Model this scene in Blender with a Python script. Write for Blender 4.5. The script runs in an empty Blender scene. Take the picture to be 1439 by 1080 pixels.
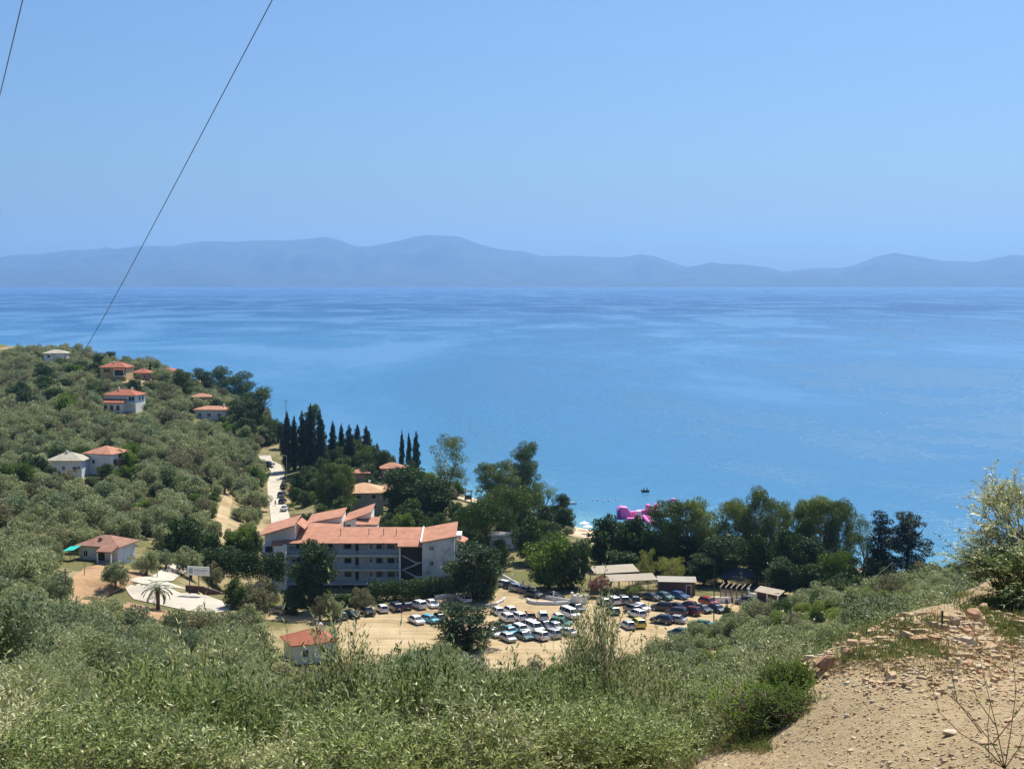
import bpy, bmesh, math, random
import numpy as np
from mathutils import Vector, Matrix, noise
from mathutils.bvhtree import BVHTree
sc = bpy.context.scene
R = math.radians

# ------------------------------------------------------------ camera
F = 2000.0; CAMZ = 68.0; PITCH = math.atan(144/F)
cam_d = bpy.data.cameras.new('camera'); cam = bpy.data.objects.new('camera', cam_d)
sc.collection.objects.link(cam); sc.camera = cam
cam_d.sensor_width = 36; cam_d.lens = F/1439*36; cam_d.clip_start = .1; cam_d.clip_end = 60000
cam.location = (0, 0, CAMZ); cam.rotation_euler = (math.pi/2-PITCH, 0, 0)

# ------------------------------------------------------------ world and sun
SUN_EL, SUN_AZ = 57, 28
w = bpy.data.worlds.new('World'); sc.world = w; w.use_nodes = True
nt = w.node_tree; nt.nodes.clear()
sky = nt.nodes.new('ShaderNodeTexSky'); sky.sky_type = 'NISHITA'; sky.sun_disc = False
sky.sun_elevation = R(SUN_EL); sky.sun_rotation = R(SUN_AZ); sky.altitude = 60
sky.air_density = 1.0; sky.dust_density = 1.8; sky.ozone_density = 5
bg = nt.nodes.new('ShaderNodeBackground'); bg.inputs[1].default_value = .074
wo = nt.nodes.new('ShaderNodeOutputWorld')
tint = nt.nodes.new('ShaderNodeMix'); tint.data_type = 'RGBA'; tint.blend_type = 'MULTIPLY'; tint.inputs[0].default_value = 1; tint.inputs[7].default_value = (.665, .86, 1.08, 1)
nt.links.new(sky.outputs[0], tint.inputs[6]); nt.links.new(tint.outputs[2], bg.inputs[0]); nt.links.new(bg.outputs[0], wo.inputs[0])
sd = bpy.data.lights.new('sun', 'SUN'); sd.energy = 5.0; sd.angle = R(.5); sd.color = (1, .94, .82)
sun = bpy.data.objects.new('sun', sd); sc.collection.objects.link(sun)
sdir = Vector((math.sin(R(SUN_AZ))*math.cos(R(SUN_EL)), math.cos(R(SUN_AZ))*math.cos(R(SUN_EL)), math.sin(R(SUN_EL))))
sun.rotation_euler = (-sdir).to_track_quat('-Z', 'Y').to_euler()
sun.location = (0, 0, 300)
vs = sc.view_settings; vs.view_transform = 'Standard'; vs.look = 'None'; vs.gamma = 1; vs.use_curve_mapping = False
vs.exposure = .53
sc.render.engine = 'CYCLES'
cy = sc.cycles
cy.max_bounces = 6; cy.diffuse_bounces = 2; cy.glossy_bounces = 2; cy.transmission_bounces = 3; cy.volume_bounces = 2

# ------------------------------------------------------------ helpers
col = sc.collection
def ray(px, py):
    cx, cyy = (px-719.5)/F, -(py-540)/F
    f = Vector((0, math.cos(PITCH), -math.sin(PITCH))); u = Vector((0, math.sin(PITCH), math.cos(PITCH)))
    return Vector((cx, 0, 0))+u*cyy+f
def P(px, py, D):
    d = ray(px, py); return Vector((0, 0, CAMZ))+d*(D/d.y)
def Z0(px, py, z=0.):
    d = ray(px, py); return Vector((0, 0, CAMZ))+d*((z-CAMZ)/d.z)
def tag(o, label=None, cat=None, group=None, kind=None):
    if label: o['label'] = label
    if cat: o['category'] = cat
    if group: o['group'] = group
    if kind: o['kind'] = kind
    return o
def empty(name, loc, rz=0, label=None, cat=None, group=None):
    o = bpy.data.objects.new(name, None); col.objects.link(o); o.empty_display_size = .5
    o.location = loc; o.rotation_euler = (0, 0, rz)
    return tag(o, label, cat, group)
def link(name, me, parent=None, loc=(0, 0, 0)):
    o = bpy.data.objects.new(name, me); col.objects.link(o); o.location = loc
    if parent: o.parent = parent
    return o
def copy_tree(o, parent=None):
    c = o.copy(); col.objects.link(c)
    if parent is not None: c.parent = parent
    for ch in list(o.children): copy_tree(ch, c)
    return c
def npmesh(name, V, Fq, mats=(), midx=None, smooth=False):
    """V (n,3), Fq (m,k) index array of equal sized faces"""
    V = np.asarray(V, dtype=np.float32); Fq = np.asarray(Fq, dtype=np.int32)
    me = bpy.data.meshes.new(name); m, k = Fq.shape
    me.vertices.add(len(V)); me.vertices.foreach_set('co', V.ravel())
    me.loops.add(m*k); me.loops.foreach_set('vertex_index', Fq.ravel())
    me.polygons.add(m); me.polygons.foreach_set('loop_start', np.arange(0, m*k, k, dtype=np.int32))
    me.polygons.foreach_set('loop_total', np.full(m, k, dtype=np.int32))
    for mt in mats: me.materials.append(mt)
    if midx is not None: me.polygons.foreach_set('material_index', np.asarray(midx, dtype=np.int32))
    me.polygons.foreach_set('use_smooth', np.full(m, smooth, dtype=bool))
    me.update(calc_edges=True); me.validate()
    return me
class MB:
    """collects shapes into ONE mesh"""
    def __init__(s): s.v = []; s.f = []; s.m = []; s.mi = 0
    def add(s, vs_, fs_):
        b = len(s.v); s.v += [tuple(v) for v in vs_]; s.f += [tuple(b+i for i in f) for f in fs_]; s.m += [s.mi]*len(fs_); return s
    def box(s, c, d, rz=0., taper=1.):
        x, y, z = [q/2 for q in d]; cs, sn = math.cos(rz), math.sin(rz); vs_ = []
        for sz in (-1, 1):
            t = taper if sz > 0 else 1
            for sx, sy in ((-1, -1), (1, -1), (1, 1), (-1, 1)):
                a, b = sx*x*t, sy*y*t
                vs_.append((c[0]+a*cs-b*sn, c[1]+a*sn+b*cs, c[2]+sz*z))
        return s.add(vs_, [(3, 2, 1, 0), (4, 5, 6, 7), (0, 1, 5, 4), (1, 2, 6, 5), (2, 3, 7, 6), (3, 0, 4, 7)])
    def tube(s, pts, rad, n=6, cap=True):
        pts = [Vector(p) for p in pts]; rings = []; b = len(s.v); vs_ = []
        if not hasattr(rad, '__len__'): rad = [rad]*len(pts)
        for i, p in enumerate(pts):
            t = (pts[min(i+1, len(pts)-1)]-pts[max(i-1, 0)]).normalized()
            a = t.cross(Vector((.13, .31, .94))); 
            if a.length < .1: a = t.cross(Vector((1, 0, 0)))
            a.normalize(); bb = t.cross(a)
            for k in range(n):
                an = 2*math.pi*k/n; vs_.append(p+(a*math.cos(an)+bb*math.sin(an))*rad[i])
        fs_ = []
        for i in range(len(pts)-1):
            for k in range(n):
                k2 = (k+1) % n; fs_.append((i*n+k, i*n+k2, (i+1)*n+k2, (i+1)*n+k))
        if cap: fs_.append(tuple(reversed(range(n)))); fs_.append(tuple((len(pts)-1)*n+k for k in range(n)))
        return s.add(vs_, fs_)
    def prism(s, poly, y0, y1, axis='y'):
        """poly in (x,z) extruded along y, or (x,y) extruded along z"""
        n = len(poly)
        if axis == 'y': vs_ = [(x, y0, z) for x, z in poly]+[(x, y1, z) for x, z in poly]
        elif axis == 'x': vs_ = [(y0, x, z) for x, z in poly]+[(y1, x, z) for x, z in poly]
        else: vs_ = [(x, y, y0) for x, y in poly]+[(x, y, y1) for x, y in poly]
        fs_ = [tuple(range(n)), tuple(reversed(range(n, 2*n)))]+[(i, i+n, (i+1) % n+n, (i+1) % n) for i in range(n)]
        return s.add(vs_, fs_)
    def mesh(s, name, mats, smooth=False, bevel=0, fix=True):
        me = bpy.data.meshes.new(name); me.from_pydata(s.v, [], s.f)
        if not isinstance(mats, (list, tuple)): mats = [mats]
        for m in mats: me.materials.append(m)
        me.polygons.foreach_set('material_index', s.m)
        if fix or bevel:
            bm = bmesh.new(); bm.from_mesh(me)
            bmesh.ops.recalc_face_normals(bm, faces=bm.faces)
            if bevel: bmesh.ops.bevel(bm, geom=list(bm.edges), offset=bevel, segments=2, affect='EDGES', profile=.6)
            bm.to_mesh(me); bm.free()
        if smooth: me.polygons.foreach_set('use_smooth', [True]*len(me.polygons))
        me.update(); return me
    def build(s, name, mats, parent=None, loc=(0, 0, 0), **k): return link(name, s.mesh(name, mats, **k), parent, loc)

# ------------------------------------------------------------ materials
def newmat(name):
    m = bpy.data.materials.new(name); m.use_nodes = True
    n = m.node_tree; n.nodes.clear(); o = n.nodes.new('ShaderNodeOutputMaterial')
    return m, n, o
def N(n, t, **k):
    nd = n.nodes.new(t)
    for a, v in k.items():
        if a.startswith('i_'):
            key = a[2:]; key = int(key) if key.isdigit() else key.replace('_', ' ')
            nd.inputs[key].default_value = v
        else: setattr(nd, a, v)
    return nd
def ramp(n, stops, fac=None):
    r = n.nodes.new('ShaderNodeValToRGB'); e = r.color_ramp.elements
    e[0].position = stops[0][0]; e[0].color = (*stops[0][1], 1); e[1].position = stops[-1][0]; e[1].color = (*stops[-1][1], 1)
    for p, c in stops[1:-1]: q = e.new(p); q.color = (*c, 1)
    if fac is not None: n.links.new(fac, r.inputs[0])
    return r
def noisetex(n, scale, detail=4, vec=None, rough=.55):
    t = N(n, 'ShaderNodeTexNoise'); t.inputs['Scale'].default_value = scale; t.inputs['Detail'].default_value = detail; t.inputs['Roughness'].default_value = rough
    if vec is not None: n.links.new(vec, t.inputs['Vector'])
    return t
def geo_pos(n): return N(n, 'ShaderNodeNewGeometry').outputs['Position']
def simple(name, c, rough=.7, metal=0, var=.12, scale=3., bump=0., spec=.4, dirt=None):
    m, n, o = newmat(name); b = N(n, 'ShaderNodeBsdfPrincipled'); tc = N(n, 'ShaderNodeTexCoord').outputs['Object']
    t = noisetex(n, scale, 5, tc, .65)
    lo = tuple(x*(1-var*1.6) for x in c) if dirt is None else dirt; hi = tuple(min(1, x*(1+var)) for x in c)
    r = ramp(n, [(.28, lo), (.5, c), (.75, hi)], t.outputs[0])
    n.links.new(r.outputs[0], b.inputs['Base Color']); b.inputs['Roughness'].default_value = rough; b.inputs['Metallic'].default_value = metal
    b.inputs['Specular IOR Level'].default_value = spec
    if bump:
        bp = N(n, 'ShaderNodeBump'); bp.inputs['Strength'].default_value = bump; bp.inputs['Distance'].default_value = .02
        n.links.new(t.outputs[0], bp.inputs['Height']); n.links.new(bp.outputs[0], b.inputs['Normal'])
    n.links.new(b.outputs[0], o.inputs[0]); return m
def leafmat(name, c1, c2, c3=None, trans=.3, tcol=None, scale=.9, rough=.55, back=None, gloss=.25, isl=.45):
    """foliage: leaf to leaf and clump to clump variation, light passing through"""
    m, n, o = newmat(name); L = n.links.new
    g = N(n, 'ShaderNodeNewGeometry'); oi = N(n, 'ShaderNodeObjectInfo'); tc = N(n, 'ShaderNodeTexCoord').outputs['Object']
    t = noisetex(n, scale, 2, tc)
    a = N(n, 'ShaderNodeMath', operation='MULTIPLY_ADD'); L(g.outputs['Random Per Island'], a.inputs[0]); a.inputs[1].default_value = isl; a.inputs[2].default_value = .1-isl/2
    b = N(n, 'ShaderNodeMath', operation='MULTIPLY_ADD'); L(oi.outputs['Random'], b.inputs[0]); b.inputs[1].default_value = .38; L(a.outputs[0], b.inputs[2])
    d = N(n, 'ShaderNodeMath', operation='MULTIPLY_ADD'); L(t.outputs[0], d.inputs[0]); d.inputs[1].default_value = .6; L(b.outputs[0], d.inputs[2])
    r = ramp(n, [(.18, c1), (.55, c2), (.95, c3 or c2)], d.outputs[0]); colr = r.outputs[0]
    if back:
        mx = N(n, 'ShaderNodeMix', data_type='RGBA'); L(g.outputs['Backfacing'], mx.inputs[0]); L(colr, mx.inputs[6]); mx.inputs[7].default_value = (*back, 1); colr = mx.outputs[2]
    p = N(n, 'ShaderNodeBsdfPrincipled'); L(colr, p.inputs['Base Color']); p.inputs['Roughness'].default_value = rough; p.inputs['Specular IOR Level'].default_value = gloss
    tr = N(n, 'ShaderNodeBsdfTranslucent'); 
    if tcol: tr.inputs[0].default_value = (*tcol, 1)
    else: L(colr, tr.inputs[0])
    ms = N(n, 'ShaderNodeMixShader'); ms.inputs[0].default_value = trans; L(p.outputs[0], ms.inputs[1]); L(tr.outputs[0], ms.inputs[2]); L(ms.outputs[0], o.inputs[0])
    return m
# ------------------------------------------------------------ terrain
# ground control points: direction (photo column/row of the bare ground) and distance
CP = [(0,514,760),(-150,505,800),(78,510,740),(150,527,700),(250,540,660),(330,570,640),(375,600,625),(430,620,600),
 (164,532,640),(174,577,560),(298,588,580),(98,672,400),(0,640,430),(0,575,560),(0,715,330),(0,775,270),(0,850,195),
 (-250,640,430),(-250,760,270),(60,600,480),(180,620,470),(250,640,450),(150,690,370),(230,700,360),
 (0,930,140),(0,1030,70),(200,1000,100),(200,900,170),(150,785,265),(260,848,230),(120,830,225),(300,852,228),(200,835,228),
 (318,715,380),(320,765,330),(390,715,425),(386,680,452),(378,652,478),(390,615,520),(395,585,610),
 (500,690,430),(450,700,415),(600,700,425),(500,640,510),(700,745,370),(620,770,345),(420,760,340),
 (345,868,276),(440,900,262),(560,858,292),(480,920,248),(700,920,248),(900,910,253),(1050,885,268),(700,830,305),(900,838,300),(1050,843,296),
 (560,830,308),(400,830,306),(780,800,325),(950,810,320),(1100,815,318),(1200,815,318),(1290,815,318),
 (1080,872,215),(1000,900,205),(1150,856,195),(1100,866,190),(1250,842,200),(1350,832,195),(1300,850,240),(700,985,200),(400,985,200),(850,985,200),
 (700,1010,125),(400,1020,125),(950,990,125),(700,1120,60),(400,1150,60),(950,1050,60),
 (0,1250,30),(400,1400,30),(700,1400,30),(0,1480,13),(400,1540,13),(700,1520,13),(0,1430,10),(400,1460,10),(700,1400,10),(0,1290,6),(400,1280,6),(700,1230,6),
 (950,1380,20),(930,1300,13),(950,1190,9.5),(950,1085,7),(850,1095,7.5),(1000,1110,5.5),
 (1200,926,9.6),(1200,1190,20),(1200,1150,13),(1200,1020,40),(1200,975,60),(1200,920,100),(1200,868,150),(1200,852,185),(1200,868,240),
 (1100,1050,6.5),(1100,962,8.6),(1080,1000,80),(1050,930,160),
 (1439,1080,5),(1439,824,13.5),(1439,930,8),(1350,850,12),(1300,874,11.2),(1439,1020,21),(1439,985,40),(1439,900,100),(1439,850,150),(1439,836,200),(1439,872,260),
 (1300,1080,5.3),(1700,1080,5),(1700,835,13.5),(1700,900,100),(1700,850,200),(1600,900,260)]
FLAT = CAMZ
_ctl = []; _val = []
for px, py, D in CP:
    p = P(px, py, D); r = math.hypot(p.x, p.y)
    _ctl.append((math.atan2(p.x, p.y)*5.0, math.log(r))); _val.append((CAMZ-p.z)/r)
for a, r, s in ((-1.2,3,.6),(-1.2,40,.4),(-1.2,300,.16),(-1.2,800,.055),(1.2,3,.5),(1.2,40,.3),(1.2,200,.22),(1.2,700,.12),(0,1.5,1.05),(-.5,1.5,1.1),(.5,1.5,1.05),(0,900,.078),(.5,600,.12)):
    _ctl.append((a*5, math.log(r))); _val.append(s)
_ctl = np.array(_ctl); _val = np.array(_val)
def _tps(d2): return np.where(d2 > 1e-12, .5*d2*np.log(np.maximum(d2, 1e-12)), 0)
_n = len(_ctl); _A = np.zeros((_n+3, _n+3))
_A[:_n, :_n] = _tps(((_ctl[:, None]-_ctl[None])**2).sum(-1))+np.eye(_n)*.0015
_A[:_n, _n:] = np.c_[np.ones(_n), _ctl]; _A[_n:, :_n] = _A[:_n, _n:].T
_W = np.linalg.solve(_A, np.r_[_val, 0, 0, 0])
CX = np.array([-1500,-700,-400,-260,-200,-150,-110,-60,-16,16,60,95,125,200,500,900,1500])
CY = np.array([1450,1250,1020,870,790,720,650,550,453,394,356,328,318,290,230,190,150])
SLX = np.array([-1500,-300,-150,-90,-40,20,100,150,300]); SLV = np.array([.7,.7,.5,.25,.13,.11,.12,.3,.5])
# flat spots: (polygon box in world, level)
def smooth(t): t = np.clip(t, 0, 1); return t*t*(3-2*t)
PADS = [(-46, 46, 246, 300, 3.0, 7), (-56, -8, 296, 322, 3.0, 6), (-70, -45, 219, 236, None, 6)]
PADZ = {2: P(260, 848, 229).z}
def height(x, y):
    x = np.asarray(x, float); y = np.asarray(y, float)
    r = np.maximum(np.hypot(x, y), .4); a = np.clip(np.arctan2(x, y), -1.4, 1.4)
    q = np.stack([a*5, np.log(np.maximum(r, 1.5))], -1); out = np.empty(x.shape).ravel(); qf = q.reshape(-1, 2)
    for i in range(0, len(qf), 20000):
        qq = qf[i:i+20000]
        out[i:i+20000] = _tps(((qq[:, None]-_ctl[None])**2).sum(-1))@_W[:_n]+_W[_n]+qq@_W[_n+1:]
    z = CAMZ-out.reshape(x.shape)*r
    z = np.where(r < 1.5, CAMZ-1.6-(r-1.5)*0, z)
    for i, (x0, x1, y0, y1, lv, f) in enumerate(PADS):
        lv = PADZ[i] if lv is None else lv
        d = np.hypot(np.maximum(np.maximum(x0-x, x-x1), 0), np.maximum(np.maximum(y0-y, y-y1), 0))
        k = 1-smooth(d/f); z = z*(1-k)+lv*k
    dc = (np.interp(x, CX, CY)-y)*.75; sl = np.interp(x, SLX, SLV)
    zc = np.where(dc > 0, dc*sl+np.maximum(dc-25, 0)*.8, np.maximum(dc*.15, -2.5))
    z = np.maximum(z, np.clip(dc*.1, -3, 2.9))
    m = zc-z; kk = 1.0
    hh = np.clip(.5+.5*m/kk, 0, 1); zz = zc*(1-hh)+z*hh-kk*hh*(1-hh)*.5
    return np.where(m > 60, z, zz)
ang = np.radians(np.concatenate([np.linspace(-180, -30, 40, endpoint=False), np.linspace(-30, -22, 20, endpoint=False), np.linspace(-22, 22, 230, endpoint=False), np.linspace(22, 30, 20, endpoint=False), np.linspace(30, 180, 40)]))
rr = np.concatenate([np.linspace(.35, 3, 10, endpoint=False), np.geomspace(3, 1500, 470)])
RR, AA = np.meshgrid(rr, ang, indexing='ij'); TX = RR*np.sin(AA); TY = RR*np.cos(AA); TZ = height(TX, TY)
near = np.where((RR < 60) & (np.abs(AA) < .6))
for i, j in zip(*near):
    x, y = TX[i, j], TY[i, j]; k = min(1, (RR[i, j]-1)/4)*max(0, min(1, (60-RR[i, j])/30))
    d = noise.fractal(Vector((x*1.3, y*1.3, 0)), .8, 2.1, 4)*.055+noise.fractal(Vector((x*.35+9, y*.35, 3)), 1, 2, 3)*.12
    TZ[i, j] += d*k
mid = np.where((RR >= 60) & (np.abs(AA) < .55) & (RR < 900))
for i, j in zip(*mid):
    x, y = TX[i, j], TY[i, j]
    flat = 0 if (-56 < x < 56 and 238 < y < 330) or (-78 < x < -40 and 212 < y < 242) else 1
    TZ[i, j] += flat*noise.fractal(Vector((x*.06, y*.06, 5)), 1, 2, 4)*.8*min(1, max(0, TZ[i, j]-1)/4)
nr, na = RR.shape
idx = np.arange(nr*na).reshape(nr, na)
TV = np.stack([TX, TY, TZ], -1).reshape(-1, 3); TF = np.stack([idx[:-1, :-1], idx[:-1, 1:], idx[1:, 1:], idx[1:, :-1]], -1).reshape(-1, 4)[:, ::-1]

m_ground, n, o = newmat('dry_ground'); L = n.links.new; pos = geo_pos(n); b = N(n, 'ShaderNodeBsdfPrincipled')
t1 = noisetex(n, .035, 6, pos, .6); t2 = noisetex(n, 1.1, 8, pos, .7); t3 = noisetex(n, 26, 6, pos, .75); v = N(n, 'ShaderNodeTexVoronoi'); v.inputs['Scale'].default_value = 16; L(pos, v.inputs['Vector'])
soil = ramp(n, [(.25, (.26, .18, .09)), (.5, (.43, .325, .185)), (.75, (.54, .43, .27))], t3.outputs[0])
grass = ramp(n, [(.3, (.07, .085, .025)), (.7, (.18, .16, .065))], t2.outputs[0])
mk = ramp(n, [(.34, (0, 0, 0)), (.50, (1, 1, 1))], t1.outputs[0])
# the sandy beach near sea level
sep = N(n, 'ShaderNodeSeparateXYZ'); L(pos, sep.inputs[0])
ln = N(n, 'ShaderNodeVectorMath', operation='LENGTH'); L(pos, ln.inputs[0])
far = N(n, 'ShaderNodeMapRange'); L(sep.outputs[1], far.inputs[0]); far.inputs[1].default_value = 14; far.inputs[2].default_value = 40
mm = N(n, 'ShaderNodeMath', operation='MULTIPLY'); L(mk.outputs[0], mm.inputs[0]); L(far.outputs[0], mm.inputs[1])
mx = N(n, 'ShaderNodeMix', data_type='RGBA'); L(mm.outputs[0], mx.inputs[0]); L(soil.outputs[0], mx.inputs[6]); L(grass.outputs[0], mx.inputs[7])
bch = N(n, 'ShaderNodeMapRange'); L(sep.outputs[2], bch.inputs[0]); bch.inputs[1].default_value = 2.3; bch.inputs[2].default_value = 1.7
mx2 = N(n, 'ShaderNodeMix', data_type='RGBA'); L(bch.outputs[0], mx2.inputs[0]); L(mx.outputs[2], mx2.inputs[6]); mx2.inputs[7].default_value = (.55, .43, .30, 1)
# pale stones in the soil
vr = ramp(n, [(.12, (1, 1, 1)), (.2, (0, 0, 0))], v.outputs['Distance'])
mx3 = N(n, 'ShaderNodeMix', data_type='RGBA'); mx3.inputs[7].default_value = (.48, .39, .26, 1)
st = N(n, 'ShaderNodeMath', operation='MULTIPLY'); L(vr.outputs[0], st.inputs[0]); st.inputs[1].default_value = .35
L(st.outputs[0], mx3.inputs[0]); L(mx2.outputs[2], mx3.inputs[6])
L(mx3.outputs[2], b.inputs['Base Color']); b.inputs['Roughness'].default_value = .95; b.inputs['Specular IOR Level'].default_value = .15
bp = N(n, 'ShaderNodeBump'); bp.inputs['Strength'].default_value = .9; bp.inputs['Distance'].default_value = .03; L(t3.outputs[0], bp.inputs['Height']); L(bp.outputs[0], b.inputs['Normal'])
L(b.outputs[0], o.inputs[0])
ground_me = npmesh('ground', TV, TF, [m_ground], smooth=True)
ground = tag(link('ground', ground_me), kind='structure')
BVH = BVHTree.FromPolygons([tuple(map(float, q)) for q in TV], [tuple(map(int, q)) for q in TF])
PLANTED = []
def gz(x, y):
    h = BVH.ray_cast(Vector((x, y, 400)), Vector((0, 0, -1)))[0]
    return h.z if h else 0.
def hit(px, py):
    h = BVH.ray_cast(Vector((0, 0, CAMZ)), ray(px, py).normalized())[0]
    if h is None or h.z < 0: return Z0(px, py, 0)
    return h

def sheet(name, pts, lift, mat, step=2., label=None, kind='structure'):
    """a surface draped over the ground inside a polygon"""
    xs = [p[0] for p in pts]; ys = [p[1] for p in pts]
    bm = bmesh.new(); vs_ = [bm.verts.new((p[0], p[1], 0)) for p in pts]; bm.faces.new(vs_)
    for ax, lo, hi in ((0, min(xs), max(xs)), (1, min(ys), max(ys))):
        t = lo+step
        while t < hi:
            g = list(bm.verts)+list(bm.edges)+list(bm.faces); co = [0, 0, 0]; no = [0, 0, 0]; co[ax] = t; no[ax] = 1
            bmesh.ops.bisect_plane(bm, geom=g, plane_co=co, plane_no=no); t += step
    bmesh.ops.triangulate(bm, faces=[f for f in bm.faces if len(f.verts) > 4])
    for q in bm.verts: q.co.z = gz(q.co.x, q.co.y)+lift
    bm.normal_update()
    for f in bm.faces:
        if f.normal.z < 0: f.normal_flip()
    me = bpy.data.meshes.new(name); bm.to_mesh(me); bm.free(); me.materials.append(mat)
    return tag(link(name, me), kind=kind)
def ribbon(name, pts, wd, lift, mat):
    """road along a centre line, width(s) wd"""
    P_ = []
    for i in range(len(pts)-1):
        a, b_ = Vector(pts[i]), Vector(pts[i+1]); k = max(1, int((b_-a).length/1.5))
        for j in range(k): P_.append((a.lerp(b_, j/k), wd[i]+(wd[i+1]-wd[i])*j/k))
    P_.append((Vector(pts[-1]), wd[-1])); V = []; Fq = []; M_ = 5
    for i, (p, wi) in enumerate(P_):
        t = (P_[min(i+2, len(P_)-1)][0]-P_[max(i-2, 0)][0]).normalized(); s = Vector((t.y, -t.x))
        for k in range(M_):
            q = p+s*wi*(k/(M_-1)-.5)
            if k == 2 and i % 3 == 0: PLANTED.append((p.x, p.y, wi*.45))
            V.append((q.x, q.y, gz(q.x, q.y)+lift))
    for i in range(len(P_)-1):
        for k in range(M_-1): a = i*M_+k; Fq.append((a, a+1, a+M_+1, a+M_))
    return tag(link(name, npmesh(name, V, Fq, [mat], smooth=True)), kind='structure')

# ------------------------------------------------------------ sea
m_sea, n, o = newmat('sea_water'); L = n.links.new; pos = geo_pos(n); b = N(n, 'ShaderNodeBsdfPrincipled')
mp = N(n, 'ShaderNodeMapping'); L(pos, mp.inputs[0]); mp.inputs['Scale'].default_value = (1, .38, 1); mp.inputs['Rotation'].default_value = (0, 0, R(38))
ms_ = N(n, 'ShaderNodeMapping'); L(pos, ms_.inputs[0]); ms_.inputs['Scale'].default_value = (.6, 1, 1)
big = noisetex(n, .0030, 6, mp.outputs[0], .6); big.inputs['Distortion'].default_value = 1.6
mid_ = noisetex(n, .011, 5, mp.outputs[0], .6)
w1 = noisetex(n, .35, 3, ms_.outputs[0], .6); w2 = noisetex(n, 1.4, 4, pos, .65); w3 = noisetex(n, .07, 3, ms_.outputs[0], .5)
sx = N(n, 'ShaderNodeSeparateXYZ'); L(pos, sx.inputs[0])
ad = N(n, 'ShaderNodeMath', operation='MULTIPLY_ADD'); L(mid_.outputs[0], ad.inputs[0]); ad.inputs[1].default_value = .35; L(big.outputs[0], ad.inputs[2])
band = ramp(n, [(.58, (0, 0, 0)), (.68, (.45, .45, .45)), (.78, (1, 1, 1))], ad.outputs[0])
# distance from the shore: shallow water over sand is turquoise
cv = N(n, 'ShaderNodeFloatCurve'); cm = cv.mapping.curves[0]
c_in = N(n, 'ShaderNodeMapRange'); L(sx.outputs[0], c_in.inputs[0]); c_in.inputs[1].default_value = -300; c_in.inputs[2].default_value = 300
L(c_in.outputs[0], cv.inputs['Value'])
pts_ = [((x+300)/600, float(np.interp(x, CX, CY))/1000) for x in (-300, -200, -110, -60, -16, 16, 60, 125, 200, 300)]
cm.points[0].location = pts_[0]; cm.points[1].location = pts_[-1]
for q in pts_[1:-1]: cm.points.new(*q)
for q in cm.points: q.handle_type = 'VECTOR'
cv.mapping.update()
cs_ = N(n, 'ShaderNodeMath', operation='MULTIPLY'); L(cv.outputs[0], cs_.inputs[0]); cs_.inputs[1].default_value = 1000
dd = N(n, 'ShaderNodeMath', operation='SUBTRACT'); L(sx.outputs[1], dd.inputs[0]); L(cs_.outputs[0], dd.inputs[1])
dn = N(n, 'ShaderNodeMath', operation='MULTIPLY_ADD'); L(w3.outputs[0], dn.inputs[0]); dn.inputs[1].default_value = 30; L(dd.outputs[0], dn.inputs[2])
d2 = N(n, 'ShaderNodeMapRange'); L(dn.outputs[0], d2.inputs[0]); d2.inputs[1].default_value = 0; d2.inputs[2].default_value = 1000
shal = ramp(n, [(.0, (.42, .46, .34)), (.010, (.11, .32, .36)), (.05, (.034, .18, .30)), (.14, (.014, .135, .275)), (.4, (.013, .125, .27)), (1, (.009, .115, .265))], d2.outputs[0])
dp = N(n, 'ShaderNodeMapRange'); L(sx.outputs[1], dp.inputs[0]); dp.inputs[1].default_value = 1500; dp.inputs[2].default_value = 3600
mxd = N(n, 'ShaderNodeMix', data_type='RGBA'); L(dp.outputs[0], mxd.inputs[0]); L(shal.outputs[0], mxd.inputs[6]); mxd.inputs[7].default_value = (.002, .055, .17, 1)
slk = N(n, 'ShaderNodeMix', data_type='RGBA'); sf = N(n, 'ShaderNodeMath', operation='MULTIPLY'); fq = N(n, 'ShaderNodeMapRange'); L(dp.outputs[0], fq.inputs[0]); fq.inputs[3].default_value = .5; fq.inputs[4].default_value = .06; L(band.outputs[0], sf.inputs[0]); L(fq.outputs[0], sf.inputs[1]); spq = N(n, 'ShaderNodeMapRange'); L(dp.outputs[0], spq.inputs[0]); spq.inputs[3].default_value = .40; spq.inputs[4].default_value = .16; L(spq.outputs[0], b.inputs['Specular IOR Level']); L(sf.outputs[0], slk.inputs[0]); L(mxd.outputs[2], slk.inputs[6]); slk.inputs[7].default_value = (.08, .22, .40, 1); L(slk.outputs[2], b.inputs['Base Color'])  # slick bands also get a paler sky sheen in their base colour
# calm slicks mirror the sky, ruffled water scatters it
hs = N(n, 'ShaderNodeMath', operation='MULTIPLY_ADD'); L(w2.outputs[0], hs.inputs[0]); hs.inputs[1].default_value = .35; L(w1.outputs[0], hs.inputs[2])
bs = N(n, 'ShaderNodeMapRange'); L(band.outputs[0], bs.inputs[0]); bs.inputs[3].default_value = 1.0; bs.inputs[4].default_value = .3
bp = N(n, 'ShaderNodeBump'); bp.inputs['Distance'].default_value = 1.0; L(bs.outputs[0], bp.inputs['Strength']); L(hs.outputs[0], bp.inputs['Height']); L(bp.outputs[0], b.inputs['Normal'])
rg = N(n, 'ShaderNodeMapRange'); L(band.outputs[0], rg.inputs[0]); rg.inputs[3].default_value = .32; rg.inputs[4].default_value = .16
L(rg.outputs[0], b.inputs['Roughness']); b.inputs['IOR'].default_value = 1.33; b.inputs['Specular IOR Level'].default_value = .42
L(b.outputs[0], o.inputs[0])
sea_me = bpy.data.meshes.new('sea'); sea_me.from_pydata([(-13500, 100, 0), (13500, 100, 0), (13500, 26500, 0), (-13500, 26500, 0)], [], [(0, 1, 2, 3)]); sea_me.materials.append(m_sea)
tag(link('sea', sea_me), kind='structure')

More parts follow.
